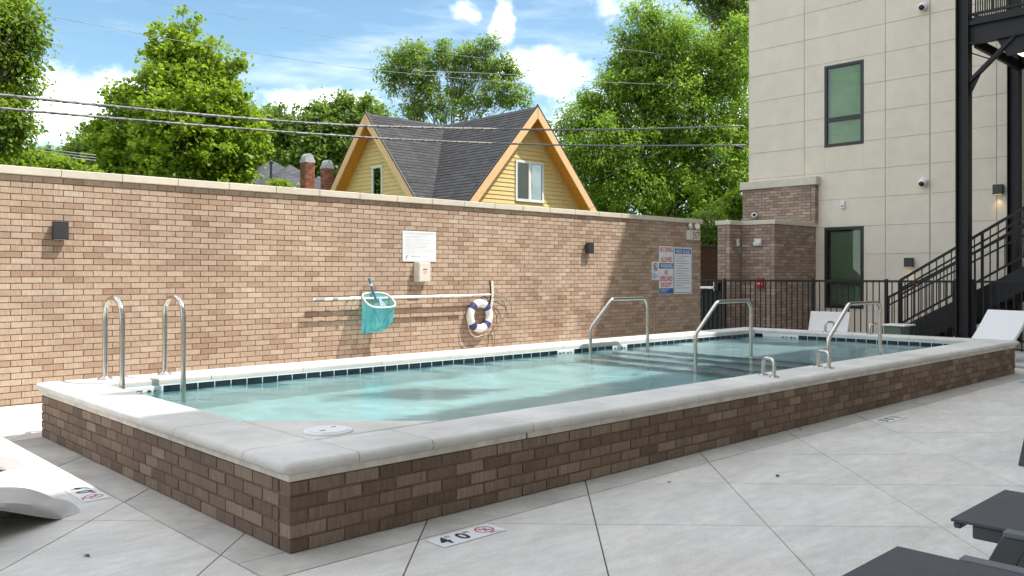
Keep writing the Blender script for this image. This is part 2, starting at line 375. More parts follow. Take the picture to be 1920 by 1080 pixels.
# ---------------------------------------------------------------- brickwork
BL, BHT, BJ = .203, .0682, .0105
_bm = {}
def brick_mesh(L, H, mat):
    key = (round(L,3), round(H,4), mat.name)
    if key not in _bm:
        h = L/2; z = H/2; c = .0022; D = .095
        vs = [(-h,c,-z),(h,c,-z),(h,c,z),(-h,c,z),(-h+c,0,-z+c),(h-c,0,-z+c),(h-c,0,z-c),(-h+c,0,z-c),(-h,D,-z),(h,D,-z),(h,D,z),(-h,D,z)]
        fs = [(4,5,6,7),(0,1,5,4),(1,2,6,5),(2,3,7,6),(3,0,4,7),(0,8,9,1),(1,9,10,2),(2,10,11,3),(3,11,8,0)]
        _bm[key] = (vs, fs, MB().add(vs, fs).mesh('brick', mat))
    return _bm[key]
def course_list(L, rows, rh, start=0.0, first=None, BL=BL, BJ=BJ):
    """(centre along the face, row, length) of stretcher-bond bricks on a face L long"""
    out = []
    for r in range(rows):
        x = start; k = 0
        f = BL/2 if r % 2 else BL
        if first: f = first[r % 2]
        while x < L - .02:
            ln = min(f if k == 0 else BL, L - x)
            if ln > .03: out.append((x + ln/2, r, ln - BJ))
            x += ln; k += 1
    return out
def lay(bricks, M, rh, mat, parent, limit, seed=1, BJ=BJ):
    """bricks on a face: M maps face coordinates (x along, y into the wall, z up). The largest in view become parts, the rest one mesh."""
    rnd = random.Random(seed); items = []
    for (x, r, ln) in bricks:
        p = M @ Vector((x, 0, (r+.5)*rh)); q = pix(p); vis = -60 < q[0] < 1980 and -30 < q[1] < 1110
        items.append((0 if vis else 1, q[2], x, r, ln))
    inv = parent.matrix_basis.inverted() if parent else Matrix.Identity(4)
    items.sort(); rest = MB(); rot = M.to_3x3().to_4x4()
    for i, (nv, d, x, r, ln) in enumerate(items):
        vs, fs, me = brick_mesh(round(ln, 3), rh - BJ, mat)
        loc = M @ Vector((x, rnd.uniform(-.0016, .0016), (r+.5)*rh + rnd.uniform(-.0008,.0008)))
        T = Matrix.Translation(loc) @ rot @ Matrix.Rotation(rnd.uniform(-.004,.004), 4, 'Y')
        if nv == 0 and i < limit:
            o = link('brick', me, parent); o.matrix_local = inv @ T
        else: rest.add(vs, fs, inv @ T)
    if rest.v: tag(rest.build('brick_courses', mat, parent), kind='stuff')

# ---------------------------------------------------------------- the long brick wall
WY, WX1, WTOP = 9.634, 14.294, 2.318
wall = thing('brick_wall', 'long buff brick boundary wall with pale stone cap behind the pool', 'wall')
MB().box(-4, WX1-.008, WY+.010, WY+.29, -.02, WTOP).build('wall_core', M_mortar, wall)
rows = 36; rh = WTOP/rows
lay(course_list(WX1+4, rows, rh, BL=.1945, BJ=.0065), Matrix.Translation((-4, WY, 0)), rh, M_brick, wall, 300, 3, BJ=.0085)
x = -4.0
capm = MB().box(0, .604, WY-.036, WY+.325, WTOP+.001, WTOP+.083).mesh('cap_stone', M_cap, bevel=.006)
while x < WX1 + .02:
    ln = .6075; o = link('cap_stone', capm, wall, (x, 0, random.uniform(-.0015,.0015)))
    if x + ln > WX1 + .03: o.scale = ((WX1+.025-x)/.604, 1, 1)
    x += ln

# ---------------------------------------------------------------- the raised pool
PB = .3385; ZC = .437; ZCB = .376; WZ = .333
IX0, IX1, IY0, IY1 = 2.340, 12.285, 3.985, 7.265
OX0, OX1, OY0, OY1 = PX0-.047, PX1+.047, PY0-.047, PY1+.047
pool = thing('raised_pool', 'raised rectangular swimming pool with brick sides and pale stone coping', 'swimming pool')
m = MB(); e = .008
m.box(PX0+e, PX1-e, PY0+e, PY0+.24, -.02, PB); m.box(PX0+e, PX1-e, PY1-.24, PY1-e, -.02, PB)
m.box(PX0+e, PX0+.24, PY0+.24, PY1-.24, -.02, PB); m.box(PX1-.24, PX1-e, PY0+.24, PY1-.24, -.02, PB)
m.build('pool_wall_core', M_pmortar, pool)
prh = PB/5
front = course_list(PX1-PX0, 5, prh, 0, (BL/2, BL))
side = course_list(PY1-PY0-.1, 5, prh, 0, (BL, BL/2))
allb = []
class Two: pass
# front face looks to -Y, left face to -X
Mf = Matrix.Translation((PX0, PY0, 0)); Ml = Matrix.Translation((PX0, PY1, 0)) @ Matrix.Rotation(R(-90), 4, 'Z')
lay(front, Mf, prh, M_pbrick, pool, 200, 5); lay(side, Ml, prh, M_pbrick, pool, 100, 6)
lay(course_list(PX1-PX0, 5, prh), Matrix.Translation((PX1, PY1, 0)) @ Matrix.Rotation(R(180), 4, 'Z'), prh, M_pbrick, pool, 0, 7)
lay(course_list(PY1-PY0-.1, 5, prh, .1), Matrix.Translation((PX1, PY0, 0)) @ Matrix.Rotation(R(90), 4, 'Z'), prh, M_pbrick, pool, 0, 8)
# the rendered band between brick and coping, in lengths
def band(name, x0, x1, y0, y1): MB().box(x0, x1, y0, y1, PB+.001, ZCB-.001).build(name, M_band, pool, bevel=.003)
x = PX0-.004
for ln in (1.57, 2.3, 2.4, 2.1, 2.5): 
    x2 = min(x+ln, PX1+.004); band('band', x, x2-(.018 if ln == 1.57 else .004), PY0-.004, PY0+.22); x = x2
band('band', PX0-.004, PX0+.22, PY0+.222, PY0+1.4); band('band', PX0-.004, PX0+.22, PY0+1.404, PY1+.004)
band('band', PX0+.222, PX1+.004, PY1-.22, PY1+.004); band('band', PX1-.22, PX1+.004, PY0+.222, PY1-.222)
# coping stones with a bullnose
def nose_profile(w_out, w_in):
    """section across the coping: 0 = outer edge, w = inner edge; both edges rounded"""
    r = (ZC-ZCB)/2; zc = (ZC+ZCB)/2; w = w_in
    pts = [(r + r*math.cos(a), zc + r*math.sin(a)) for a in [R(270 - 22.5*k) for k in range(9)]]
    r2 = r*.8
    pts += [(w - r2 + r2*math.cos(a), ZC - r2 + r2*math.sin(a)) for a in [R(90 - 22.5*k) for k in range(5)]]
    pts += [(w-.004, ZCB)]
    return pts
def coping_stone(p0, p1, inward, w):
    """straight stone from p0 to p1 along the outer edge"""
    p0, p1, n = Vector(p0), Vector(p1), Vector(inward); t = (p1-p0); L = t.length; t.normalize()
    prof = nose_profile(0, w); g = .003; k = len(prof)
    vs = []
    for s in (g, L-g):
        for (a, z) in prof: q = p0 + t*s + n*a; vs.append((q.x, q.y, z))
    fs = [tuple(range(k)), tuple(reversed(range(k, 2*k)))] + [(i+k, (i+1)%k+k, (i+1)%k, i) for i in range(k)]
    if t.x*n.y - t.y*n.x < 0: fs = [tuple(reversed(f)) for f in fs]
    return MB().add(vs, fs).build('coping_stone', M_coping, pool, smooth=35)
def corner_stone(cx, cy, sx, sy):
    """square corner stone with the bullnose turned round its outer corner"""
    wx = abs((IX0-OX0) if sx > 0 else (OX1-IX1)); wy = abs((IY0-OY0) if sy > 0 else (OY1-IY1))
    r = (ZC-ZCB)/2; zc = (ZC+ZCB)/2; rows_ = []
    for k in range(9):
        a = R(270 - 22.5*k); ins = r + r*math.cos(a); z = zc + r*math.sin(a); ring = []
        rc = .045
        ring.append((wx-.002, ins)); ring.append((rc+.02, ins))
        for q in range(5):
            th = R(90*q/4); ring.append((rc - (rc-ins*.6)*math.sin(th) if False else ins + (rc)*(1-math.sin(th)), ins + rc*(1-math.cos(th))))
        ring.append((ins, rc+.02)); ring.append((ins, wy-.002)); rows_.append([(p[0], p[1], z) for p in ring])
    n = len(rows_[0]); vs = [p for rr in rows_ for p in rr]; fs = []
    for i in range(len(rows_)-1):
        for j in range(n-1): fs.append((i*n+j, i*n+j+1, (i+1)*n+j+1, (i+1)*n+j))
    b0 = len(vs); vs += [(wx-.002, wy-.002, ZC), (wx-.002, wy-.002, ZCB)]; tp = (len(rows_)-1)*n
    fs.append(tuple(tp+j for j in range(n)) + (b0,)); fs.append(tuple(reversed(range(n))) + (b0+1,))
    fs.append(tuple(i*n for i in range(len(rows_))) + (b0, b0+1)); fs.append(tuple(reversed([i*n+n-1 for i in range(len(rows_))])) + (b0+1, b0))
    vs = [(cx + p[0]*sx, cy + p[1]*sy, p[2]) for p in vs]
    o = MB().add(vs, fs).build('coping_stone', M_coping, pool)
    bm = bmesh.new(); bm.from_mesh(o.data); bmesh.ops.recalc_face_normals(bm, faces=bm.faces); bm.to_mesh(o.data); bm.free()
    o.data.polygons.foreach_set('use_smooth', [True]*len(o.data.polygons)); o.data.set_sharp_from_angle(angle=R(40))
for (cx, cy, sx, sy) in ((OX0,OY0,1,1),(OX1,OY0,-1,1),(OX0,OY1,1,-1),(OX1,OY1,-1,-1)): corner_stone(cx, cy, sx, sy)
fj = [IX0, 2.80, 3.55, 4.38, 5.26, 6.12] + [6.12 + .88*k for k in range(1, 7)] + [12.285]
for a, b in zip(fj[:-1], fj[1:]): coping_stone((a,OY0,0), (b,OY0,0), (0,1,0), IY0-OY0)
bj = [IX0 + (IX1-IX0)*k/11 for k in range(12)]
for a, b in zip(bj[:-1], bj[1:]): coping_stone((a,OY1,0), (b,OY1,0), (0,-1,0), OY1-IY1)
lj = [IY0, 4.84, 5.65, 6.46, IY1]
for a, b in zip(lj[:-1], lj[1:]):
    coping_stone((OX0,a,0), (OX0,b,0), (1,0,0), IX0-OX0); coping_stone((OX1,a,0), (OX1,b,0), (-1,0,0), OX1-IX1)
# the triangular stone in the near corner that carries the skimmer lid
tri = [(IX0+.002, IY0+.002), (IX0+.85, IY0+.002), (IX0+.002, IY0+.85)]
MB().prism(tri, ZCB, ZC).build('corner_slab', M_coping, pool, bevel=.006)
# plaster shell, steps and shallow shelf
M_plaster = pmat('white_pool_plaster', (.37, .54, .57), .8, var=.07, scale=5, bump=.1)
M_step = pmat('shelf_plaster', (.36, .42, .45), .8, var=.06, scale=5)
FZ = -.82; T = .12; SH = 9.06
shell = MB()
shell.add([(IX0,IY0,FZ),(IX1,IY0,FZ),(IX1,IY1,FZ),(IX0,IY1,FZ),(IX0,IY0,ZCB+.01),(IX1,IY0,ZCB+.01),(IX1,IY1,ZCB+.01),(IX0,IY1,ZCB+.01)],
          [(0,1,2,3),(0,4,5,1),(1,5,6,2),(2,6,7,3),(3,7,4,0)])
shell.add([(IX0+.85,IY0-.002,FZ+.002),(IX0-.002,IY0+.85,FZ+.002),(IX0-.002,IY0+.85,ZCB+.006),(IX0+.85,IY0-.002,ZCB+.006)], [(0,1,2,3)])
sh_o = shell.build('pool_shell', M_plaster, pool); sh_o.cycles.is_caustics_receiver = True
# tank outside so that no light leaks in
MB().box(IX0-.02, IX1+.02, IY0-.02, IY1+.02, FZ-.1, FZ-.02).build('tank_base', M_mortar, pool)
M_navy = pmat('navy_glazed_tile', (.012, .020, .030), .18, var=.35, scale=9)
M_trim = pmat('navy_step_trim', (.03, .06, .085), .3, var=.2)
for k, xs in enumerate((SH, SH-.32, SH-.64, SH-.96)):
    zt = .105 - .235*k
    o = MB().box(xs, xs+.324 if k else IX1+.001, IY0-.001, IY1+.001, FZ-.01, zt - .001*k).build('pool_step', M_step, pool, bevel=.012); o.cycles.is_caustics_receiver = True
    tr = MB().box(xs-.004, xs+.055, IY0+.002, IY1-.002, zt-.055, zt+.003).build('step_trim', M_trim, pool); tr.cycles.is_caustics_receiver = True
# waterline tiles
TP = .1515; grout = M_white
MB().box(IX0+.003, IX1-.003, IY1-.0095, IY1+.002, ZCB-.158, ZCB-.001).build('tile_bed', grout, pool)
MB().box(IX1-.0095, IX1+.002, IY0+.003, IY1-.003, ZCB-.158, ZCB-.001).build('tile_bed', grout, pool)
tm = MB().box(.005, TP-.005, -.008, .0, ZCB-.154, ZCB-.004).mesh('waterline_tile', M_navy, bevel=.0015)
tmw = MB().box(.0025, 2*TP-.0025, -.008, .0, ZCB-.154, ZCB-.004).mesh('depth_tile', M_white, bevel=.0015)
M_ink = pmat('black_ink', (.015, .015, .016), .6); M_red = pmat('red_ink', (.55, .03, .03), .5, var=.05); M_blue = pmat('blue_ink', (.015, .13, .42), .5, var=.05); M_grayink = pmat('grey_ink', (.22, .25, .30), .6); M_sign = pmat('sign_white', (.76, .78, .80), .35, var=.02); M_paleblue = pmat('pale_blue_ink', (.38, .56, .70), .5)
M_palered = pmat('pale_red_ink', (.70, .42, .44), .5)

_font = {}
def glyphs(s, bold=.0, align='CENTER'):
    key = (s, bold, align)
    if key not in _font:
        cu = bpy.data.curves.new('lettering', 'FONT'); cu.body = s; cu.size = 1; cu.offset = bold; cu.align_x = align; cu.resolution_u = 3
        o = bpy.data.objects.new('lettering', cu); C.objects.link(o)
        dg = bpy.context.evaluated_depsgraph_get(); dg.update(); me = o.evaluated_get(dg).to_mesh()
        vs = [tuple(v.co) for v in me.vertices]; fs = [tuple(p.vertices) for p in me.polygons]
        C.objects.unlink(o); bpy.data.objects.remove(o); bpy.data.curves.remove(cu)
        xs = [v[0] for v in vs]; ys = [v[1] for v in vs]; x0, x1, y0, y1 = min(xs), max(xs), min(ys), max(ys)
        vs = [((v[0]-x0)/(x1-x0), (v[1]-y0)/(y1-y0), 0) for v in vs]; _font[key] = (vs, fs)
    return _font[key]
def letters(mb, s, x0, x1, y0, y1, M, bold=.015):
    """text fitted to the rectangle x0..x1, y0..y1 of a plane given by M"""
    vs, fs = glyphs(s, bold)
    mb.add([(x0+(x1-x0)*v[0], y0+(y1-y0)*v[1], 0) for v in vs], fs, M)
def plane_frame(origin, xdir, ydir):
    x = Vector(xdir).normalized(); y = Vector(ydir).normalized(); z = x.cross(y)
    M = Matrix((x, y, z)).transposed().to_4x4(); M.translation = Vector(origin); return M
def tile_text(M, a, b):
    mb = MB(); letters(mb, a, .02, .075, .03, .125, M, .02); letters(mb, 'FT', .085, .135, .085, .125, M); letters(mb, b, .16, .215, .03, .125, M, .02); letters(mb, 'IN', .225, .265, .085, .125, M); return mb
TM = plane_frame((0, -.0095, ZCB-.154), (1,0,0), (0,0,1))
back_marks = {1: ('4','0'), 35: ('3','0'), 42: ('0','9')}
k = 0; n_t = int((IX1-IX0)/TP)
while k < n_t:
    X = IX0 + .02 + k*TP
    if k in back_marks:
        o = link('depth_tile', tmw, pool, (X, IY1-.0055, 0)); tile_text(TM, *back_marks[k]).build('lettering', M_ink, o); k += 2
    else: link('waterline_tile', tm, pool, (X, IY1-.0055, 0)); k += 1
k = 0; n_t = int((IY1-IY0)/TP)
while k < n_t:
    Yp = IY1 - .01 - k*TP
    if k in (1, 3):
        o = link('depth_tile', tmw, pool, (IX1-.0055, Yp, 0), (0,0,R(-90)))
        if k == 3: tile_text(TM, '0', '9').build('lettering', M_ink, o)
        else:
            mb = MB(); mb.add([(.05,.08,0),(.25,.08,0),(.25,.097,0),(.05,.097,0)], [(0,1,2,3)], TM); mb.build('printed_bar', M_ink, o)
        k += 2
    else: link('waterline_tile', tm, pool, (IX1-.0055, Yp, 0), (0,0,R(-90))); k += 1
# the water
def water():
    m, nt, b = nmat('pool_water'); nt.nodes.clear(); N = nt.nodes.new; L = nt.links.new
    o = N('ShaderNodeOutputMaterial'); gl = N('ShaderNodeBsdfGlass'); gl.inputs['IOR'].default_value = 1.333; gl.inputs['Roughness'].default_value = 0; gl.inputs['Color'].default_value = (.82, .94, .945, 1)
    g = N('ShaderNodeNewGeometry'); n = N('ShaderNodeTexNoise'); n.inputs['Scale'].default_value = 21; n.inputs['Detail'].default_value = 5; n.inputs['Roughness'].default_value = .5; L(g.outputs['Position'], n.inputs['Vector'])
    n2 = N('ShaderNodeTexNoise'); n2.inputs['Scale'].default_value = 55; n2.inputs['Detail'].default_value = 2; L(g.outputs['Position'], n2.inputs['Vector'])
    mh = N('ShaderNodeMath'); mh.operation = 'MULTIPLY_ADD'; L(n2.outputs[0], mh.inputs[0]); mh.inputs[1].default_value = .6; L(n.outputs[0], mh.inputs[2])
    bp = N('ShaderNodeBump'); bp.inputs['Strength'].default_value = .10; bp.inputs['Distance'].default_value = .02; L(mh.outputs[0], bp.inputs['Height']); L(bp.outputs[0], gl.inputs['Normal'])
    L(gl.outputs[0], o.inputs[0])
    nx, ny = 420, 140; xs = np.linspace(IX0-.0, IX1+.0, nx); ys = np.linspace(IY0, IY1, ny); Xg, Yg = np.meshgrid(xs, ys)
    rng = np.random.RandomState(4); Zg = np.zeros_like(Xg)
    for q in range(26):
        a = rng.uniform(0, 2*math.pi); lam = rng.uniform(.14, .9); amp = .0013*lam
        Zg += amp*np.sin((Xg*math.cos(a)+Yg*math.sin(a))*2*math.pi/lam + rng.uniform(0, 6.28))
    vs = np.stack([Xg, Yg, WZ+Zg], -1).reshape(-1, 3)
    fs = [(j*nx+i, j*nx+i+1, (j+1)*nx+i+1, (j+1)*nx+i) for j in range(ny-1) for i in range(nx-1)]
    me = bpy.data.meshes.new('water'); me.from_pydata(vs.tolist(), [], fs); me.materials.append(m)
    me.polygons.foreach_set('use_smooth', [True]*len(me.polygons)); me.update()
    ob = link('water', me); ob.cycles.is_caustics_caster = True
    tag(ob, 'clear turquoise pool water with light ripples', kind='structure')
water()
# ---------------------------------------------------------------- stainless rails of the pool
def grab_rail(X, label):
    t = thing('grab_rail', label, 'pool ladder rail', (X, 7.5, ZC), 'grab rails over the back coping')
    pts = fillet([(0,0,-.02),(0,0,.68),(0,-.40,.68),(0,-.40,-.75)], .195, 10)
    MB().tube(pts, .0215, 14).build('tube', M_steel, t, smooth=60)
    MB().lathe([(.022,.030),(.030,.028),(.055,.010),(.060,.001)][::-1], 24).build('escutcheon', M_steel, t, smooth=40)
    return t
grab_rail(2.43, 'left of the two tall hooped stainless rails over the back coping')
grab_rail(2.925, 'right of the two tall hooped stainless rails over the back coping')
def entry_rail(Yr, us, label):
    g = lambda u: ray(u, 560).x / ray(u, 560).y * Yr
    x0, x1, x2, x3 = [g(u) for u in us]
    t = thing('entry_handrail', label, 'pool handrail', (x0, Yr, WZ), 'handrails at the pool steps')
    pts = fillet([(0,0,-.75),(0,0,.31),(x1-x0,0,.665),(x3-x0,0,.665),(x3-x0,0,-.22)], .12, 8)
    MB().tube(pts, .0215, 14).build('tube', M_steel, t, smooth=60)
    for xx, z in ((0, -.44), (x3-x0, -.222)): MB().lathe([(.06,0),(.055,.014),(.024,.03)], 20, Matrix.Translation((xx, 0, z))).build('escutcheon', M_steel, t, smooth=40)
entry_rail(7.0, (1107, 1147, 1200, 1214), 'stainless handrail in the pool nearest the brick wall')
entry_rail(5.5, (1304, 1345, 1398, 1408), 'middle stainless handrail rising from the pool steps')
entry_rail(4.14, (1553, 1592, 1640, 1650), 'stainless handrail in the pool nearest the front coping')
def transfer_bar(x, y, rz, label, w=.17, h=.15):
    t = thing('transfer_bar', label, 'grab bar', (x, y, ZC+.0005), 'low grab bars on the coping', rz)
    MB().tube(fillet([(-w/2,0,0),(-w/2,0,h),(w/2,0,h),(w/2,0,0)], .06, 6), .0165, 12).build('bar', M_steel, t, smooth=60)
    for sx in (-1, 1): MB().lathe([(.044,0),(.042,.008),(.02,.014)], 20, Matrix.Translation((sx*w/2, 0, 0))).build('flange', M_steel, t, smooth=40)
transfer_bar(6.66, 3.80, R(62), 'low U shaped grab bar on front coping, nearer the camera')
transfer_bar(7.66, 3.80, R(62), 'low U shaped grab bar on front coping beside the near handrail')
transfer_bar(12.50, 6.10, R(-20), 'low U shaped grab bar on far coping before the upright white lounger')
transfer_bar(12.50, 5.42, R(-20), 'low U shaped grab bar on far coping beside the green side table')

# skimmer lid
t = thing('skimmer_hatch', 'round white skimmer lid on the near corner of the coping', 'hatch', (2.515, 4.135, ZC+.0005))
MB().lathe([(.135,0),(.135,.008),(.130,.012),(.0,.0125)], 36).build('ring', M_white, t, smooth=35)
MB().lathe([(.118,.0125),(.117,.016),(.0,.0165)], 36).build('cover', M_white, t, smooth=35)
for a in (30, 210): MB().box(-.016,.016,-.006,.006,.0165,.0175, Matrix.Translation((.062*math.cos(R(a)), .062*math.sin(R(a)), 0))).build('finger_slot', M_ink, t)
# depth markers set in the deck
def marker(x, y, rz, text, label, nodive=True):
    t = thing('depth_marker', label, 'depth marker', (x, y, .0015), 'depth markers on the deck', rz)
    MB().box(0,.41,-.15,0,0,.003).build('tile', M_sign, t, bevel=.001)
    F = plane_frame((0,0,.0038), (1,0,0), (0,1,0)); mb = MB()
    letters(mb, text[0], .03,.09,-.125,-.025, F, .03); letters(mb, 'FT', .094,.125,-.052,-.025, F); letters(mb, text[1], .145,.205,-.125,-.025, F, .03); letters(mb, 'IN', .209,.24,-.052,-.025, F)
    mb.build('lettering', M_ink, t)
    if nodive:
        mb = MB(); n = 28; c0 = (.325, -.07)
        ring = [(c0[0]+rr*math.cos(2*math.pi*i/n), c0[1]+rr*math.sin(2*math.pi*i/n), 0) for rr in (.052,.043) for i in range(n)]
        mb.add(ring, [(i,(i+1)%n,(i+1)%n+n,i+n) for i in range(n)], F)
        q = .0315; mb.add([(c0[0]-q,c0[1]+q-.009,0),(c0[0]+q-.009,c0[1]-q,0),(c0[0]+q,c0[1]-q+.009,0),(c0[0]-q+.009,c0[1]+q,0)], [(0,1,2,3)], Matrix.Translation((0,0,.0006)) @ F)
        mb.build('no_diving_ring', M_red, t)
        mb = MB(); mb.add([(c0[0]-.02,c0[1]-.028,0),(c0[0]-.008,c0[1]-.03,0),(c0[0]+.014,c0[1]+.008,0),(c0[0]+.006,c0[1]+.014,0)], [(0,1,2,3)], F)
        mb.add([(c0[0]+.015+.008*math.cos(2*math.pi*i/10), c0[1]+.02+.008*math.sin(2*math.pi*i/10), 0) for i in range(10)], [tuple(range(10))], F)
        mb.add([(c0[0]-.012,c0[1]-.048-.0,0),(c0[0]+.06,c0[1]-.072,0),(c0[0]+.06,c0[1]-.068,0),(c0[0]-.012,c0[1]-.068,0)], [(0,1,2,3)], F)
        mb.build('diver_pictogram', M_grayink, t)
marker(2.572, 3.328, 0, '40', 'white deck marker reading 4 FT 0 IN by the near pool corner')
marker(1.733, 5.655, R(-90), '40', 'white depth marker beside the left end of the pool')
marker(7.60, 3.312, 0, '30', 'white depth marker farther along the deck before the pool front')
marker(11.52, 3.312, 0, '30', 'white depth marker at the far right pool corner')

# ---------------------------------------------------------------- on the brick wall
def wall_lamp(x, z, label):
    t = thing('wall_lamp', label, 'wall lamp', (x, WY, z), 'dark box lamps on the brick wall')
    MB().box(-.06,.06,-.02,-.001,-.07,.07).build('back_plate', M_darkbronze, t, bevel=.003)
    MB().box(-.072,.072,-.092,-.021,-.092,.092).build('housing', M_darkbronze, t, bevel=.004)
    MB().box(-.055,.055,-.082,-.03,-.094,-.0925).build('lens', M_sign, t)
    for z0 in (-.084, .082): MB().box(-.0735,.0735,-.0935,-.088,z0,z0+.003).build('trim_line', M_blacksteel, t)
wall_lamp(2.665, 1.766, 'dark box lamp high on the left of the brick wall')
wall_lamp(10.915, 1.764, 'dark box lamp on the brick wall beside the shadow edge')

# life ring
t = thing('life_ring', 'white life ring with four navy bands hung on the brick wall', 'life ring', (8.42, WY-.065, .697))
M_ring = pmat('ring_foam', (.74, .73, .71), .55, var=.03); M_navyband = pmat('navy_band', (.045, .05, .17), .6)
def torus(R0, r0, a0, a1, n, k, mb, squash=.85):
    vs = []; full = abs(a1-a0) > 6.28; N_ = n if full else n+1
    for i in range(N_):
        a = a0 + (a1-a0)*i/n
        for j in range(k):
            b = 2*math.pi*j/k; rr = R0 + r0*math.cos(b); vs.append((rr*math.cos(a), r0*squash*math.sin(b), rr*math.sin(a)))
    fs = []
    for i in range(n):
        i2 = (i+1) % N_
        for j in range(k): fs.append((i*k+j, i2*k+j, i2*k+(j+1)%k, i*k+(j+1)%k))
    if not full: fs += [tuple(range(k)), tuple(reversed(range(n*k, n*k+k)))]
    return mb.add(vs, fs)
torus(.19, .062, 0, 2*math.pi, 48, 16, MB()).build('ring_body', M_ring, t, smooth=80)
for a in (45, 135, 225, 315): torus(.19, .0635, R(a-13), R(a+13), 6, 16, MB()).build('navy_band', M_navyband, t, smooth=60)
M_rope = pmat('white_rope', (.62, .55, .46), .9)
arc = [(.262*math.cos(R(a)), -.03, .262*math.sin(R(a)) - .05*max(0, math.sin(R(a-180)*2.0)) if 180 < a < 270 else .262*math.sin(R(a))) for a in range(190, 285, 8)]
MB().tube([(p[0]*1.02, p[1], p[2]-.03) for p in arc], .006, 6).build('grab_rope', M_rope, t, smooth=60)
MB().tube(fillet([(-.15,-.02,.205),(-.06,.0,.285),(-.02,.02,.32),(.05,0,.285),(.13,-.02,.225)], .05, 4), .005, 6).build('hanging_cord', M_rope, t, smooth=60)

# telescopic poles on hooks
M_pole = pmat('white_aluminium_pole', (.72, .69, .64), .35, .1, var=.05); M_collar = pmat('grey_collar', (.22,.22,.22), .5)
def tele_pole(y, z, x0, x1, label, r=.017):
    t = thing('telescopic_pole', label, 'pool pole', (x0, y, z), 'poles hung level on the brick wall')
    L_ = x1-x0; s0 = -.006
    MB().tube([(.55,0,.003),(L_,0,.010)], r, 12).build('outer_tube', M_pole, t, smooth=50)
    MB().tube([(0,0,0),(.56,0,.0033)], r*.8, 12).build('inner_tube', M_pole, t, smooth=50)
    for a, b in ((.02,.16),(.28,.36),(.53,.60)): MB().tube([(a,0,a*.006),(b,0,b*.006)], r*1.12, 12).build('collar', M_collar if a < .5 else M_pole, t, smooth=50)
tele_pole(WY-.085, 1.003, 5.60, 8.66, 'upper white telescopic pole hung level on the brick wall')
tele_pole(WY-.135, .992, 5.56, 8.2, 'front white telescopic pole hung in front of the other pole', .014)
for x_, lab in ((6.15, 'small dark pole hook on the brick wall left of the net'), (8.62, 'small dark pole hook on the brick wall above the life ring'), (7.6, 'small dark pole hook on the brick wall below the white box')):
    t = thing('pole_hook', lab, 'hook', (x_, WY, .975), 'pole hooks on the wall')
    MB().box(-.012,.012,-.006,-.001,-.03,.05).build('plate', M_collar, t)
    MB().tube(fillet([(0,-.004,0),(0,-.165,-.012),(0,-.165,.04)], .02, 4), .006, 8).build('prong', M_collar, t, smooth=50)

# skimmer net with a deep bag
def net_mat():
    m, nt, b = nmat('teal_mesh'); N = nt.nodes.new; L = nt.links.new
    b.inputs['Base Color'].default_value = (.13, .56, .60, 1); b.inputs['Roughness'].default_value = .7
    tr = N('ShaderNodeBsdfTranslucent'); tr.inputs[0].default_value = (.14, .62, .66, 1); tp = N('ShaderNodeBsdfTransparent')
    m1 = N('ShaderNodeMixShader'); m1.inputs[0].default_value = .4; L(b.outputs[0], m1.inputs[1]); L(tr.outputs[0], m1.inputs[2])
    m2 = N('ShaderNodeMixShader'); m2.inputs[0].default_value = .24; L(m1.outputs[0], m2.inputs[1]); L(tp.outputs[0], m2.inputs[2])
    L(m2.outputs[0], nt.nodes['Material Output'].inputs[0]); return m
M_net = net_mat(); M_teal = pmat('blue_plastic', (.02, .17, .30), .4)
t = thing('skimmer_net', 'turquoise deep bag skimmer net hung on the pole at the wall', 'pool net', (6.50, WY-.19, .955))
def rrect(w, d, n=28, p=3.2):
    return [(w*math.copysign(abs(math.cos(a))**(2/p), math.cos(a)), d*math.copysign(abs(math.sin(a))**(2/p), math.sin(a))) for a in [2*math.pi*i/n for i in range(n)]]
n = 36; hoop = [(x, y-.03, .02 + y*.75) for x, y in rrect(.225, .125, n)]
MB().tube(hoop, .011, 8, closed=True).build('hoop', M_white, t, smooth=60)
rnd = random.Random(3); rings = []
for k in range(9):
    f = k/8; w = .225*(1 - .03*f); d = .125*(1-.80*f); z = -.0 - .40*f
    ring = []
    for i, (x, y) in enumerate(rrect(w, d, n)):
        a = 2*math.pi*i/n; wr = .020*math.sin(5*a+3*f)*f + .016*math.sin(9*a-6*f)*f
        zz = (.02 + y*.75)*(1-f) + z - .02*f*math.sin(2.2*a+.6) + .13*f*max(0, x/.225-.25)/.75 - .02*f*f*(1-abs(x)/.225)
        ring.append((x + wr - .05*f*(1 if x < 0 else .25), y - .03 + wr*.7 - .01*f, zz))
    rings.append(ring)
vs = [p for r_ in rings for p in r_]; fs = [(k*n+i, k*n+(i+1)%n, (k+1)*n+(i+1)%n, (k+1)*n+i) for k in range(8) for i in range(n)]; fs.append(tuple(8*n+i for i in range(n)))
MB().add(vs, fs).build('bag', M_net, t, smooth=70)
MB().tube([(.0,.03,.03),(-.02,.07,.12),(-.065,.11,.31)], .016, 8).build('handle_socket', M_teal, t, smooth=50)
MB().tube([(-.04,.09,.205),(-.046,.095,.235)], .018, 8).build('handle_clip', M_white, t, smooth=50)
MB().prism([(-.05,-.12),(.05,-.12),(.012,.03),(-.012,.03)], -.006, .006, 'y', Matrix.Translation((.02,-.02,.03)) @ Matrix.Rotation(R(-40),4,'X')).build('handle_fork', M_teal, t)
for sx in (-1, 1): MB().tube([(sx*.15,-.145,-.10),(sx*.02-.02,-.115,-.27)], .004, 5).build('seam', M_teal, t)

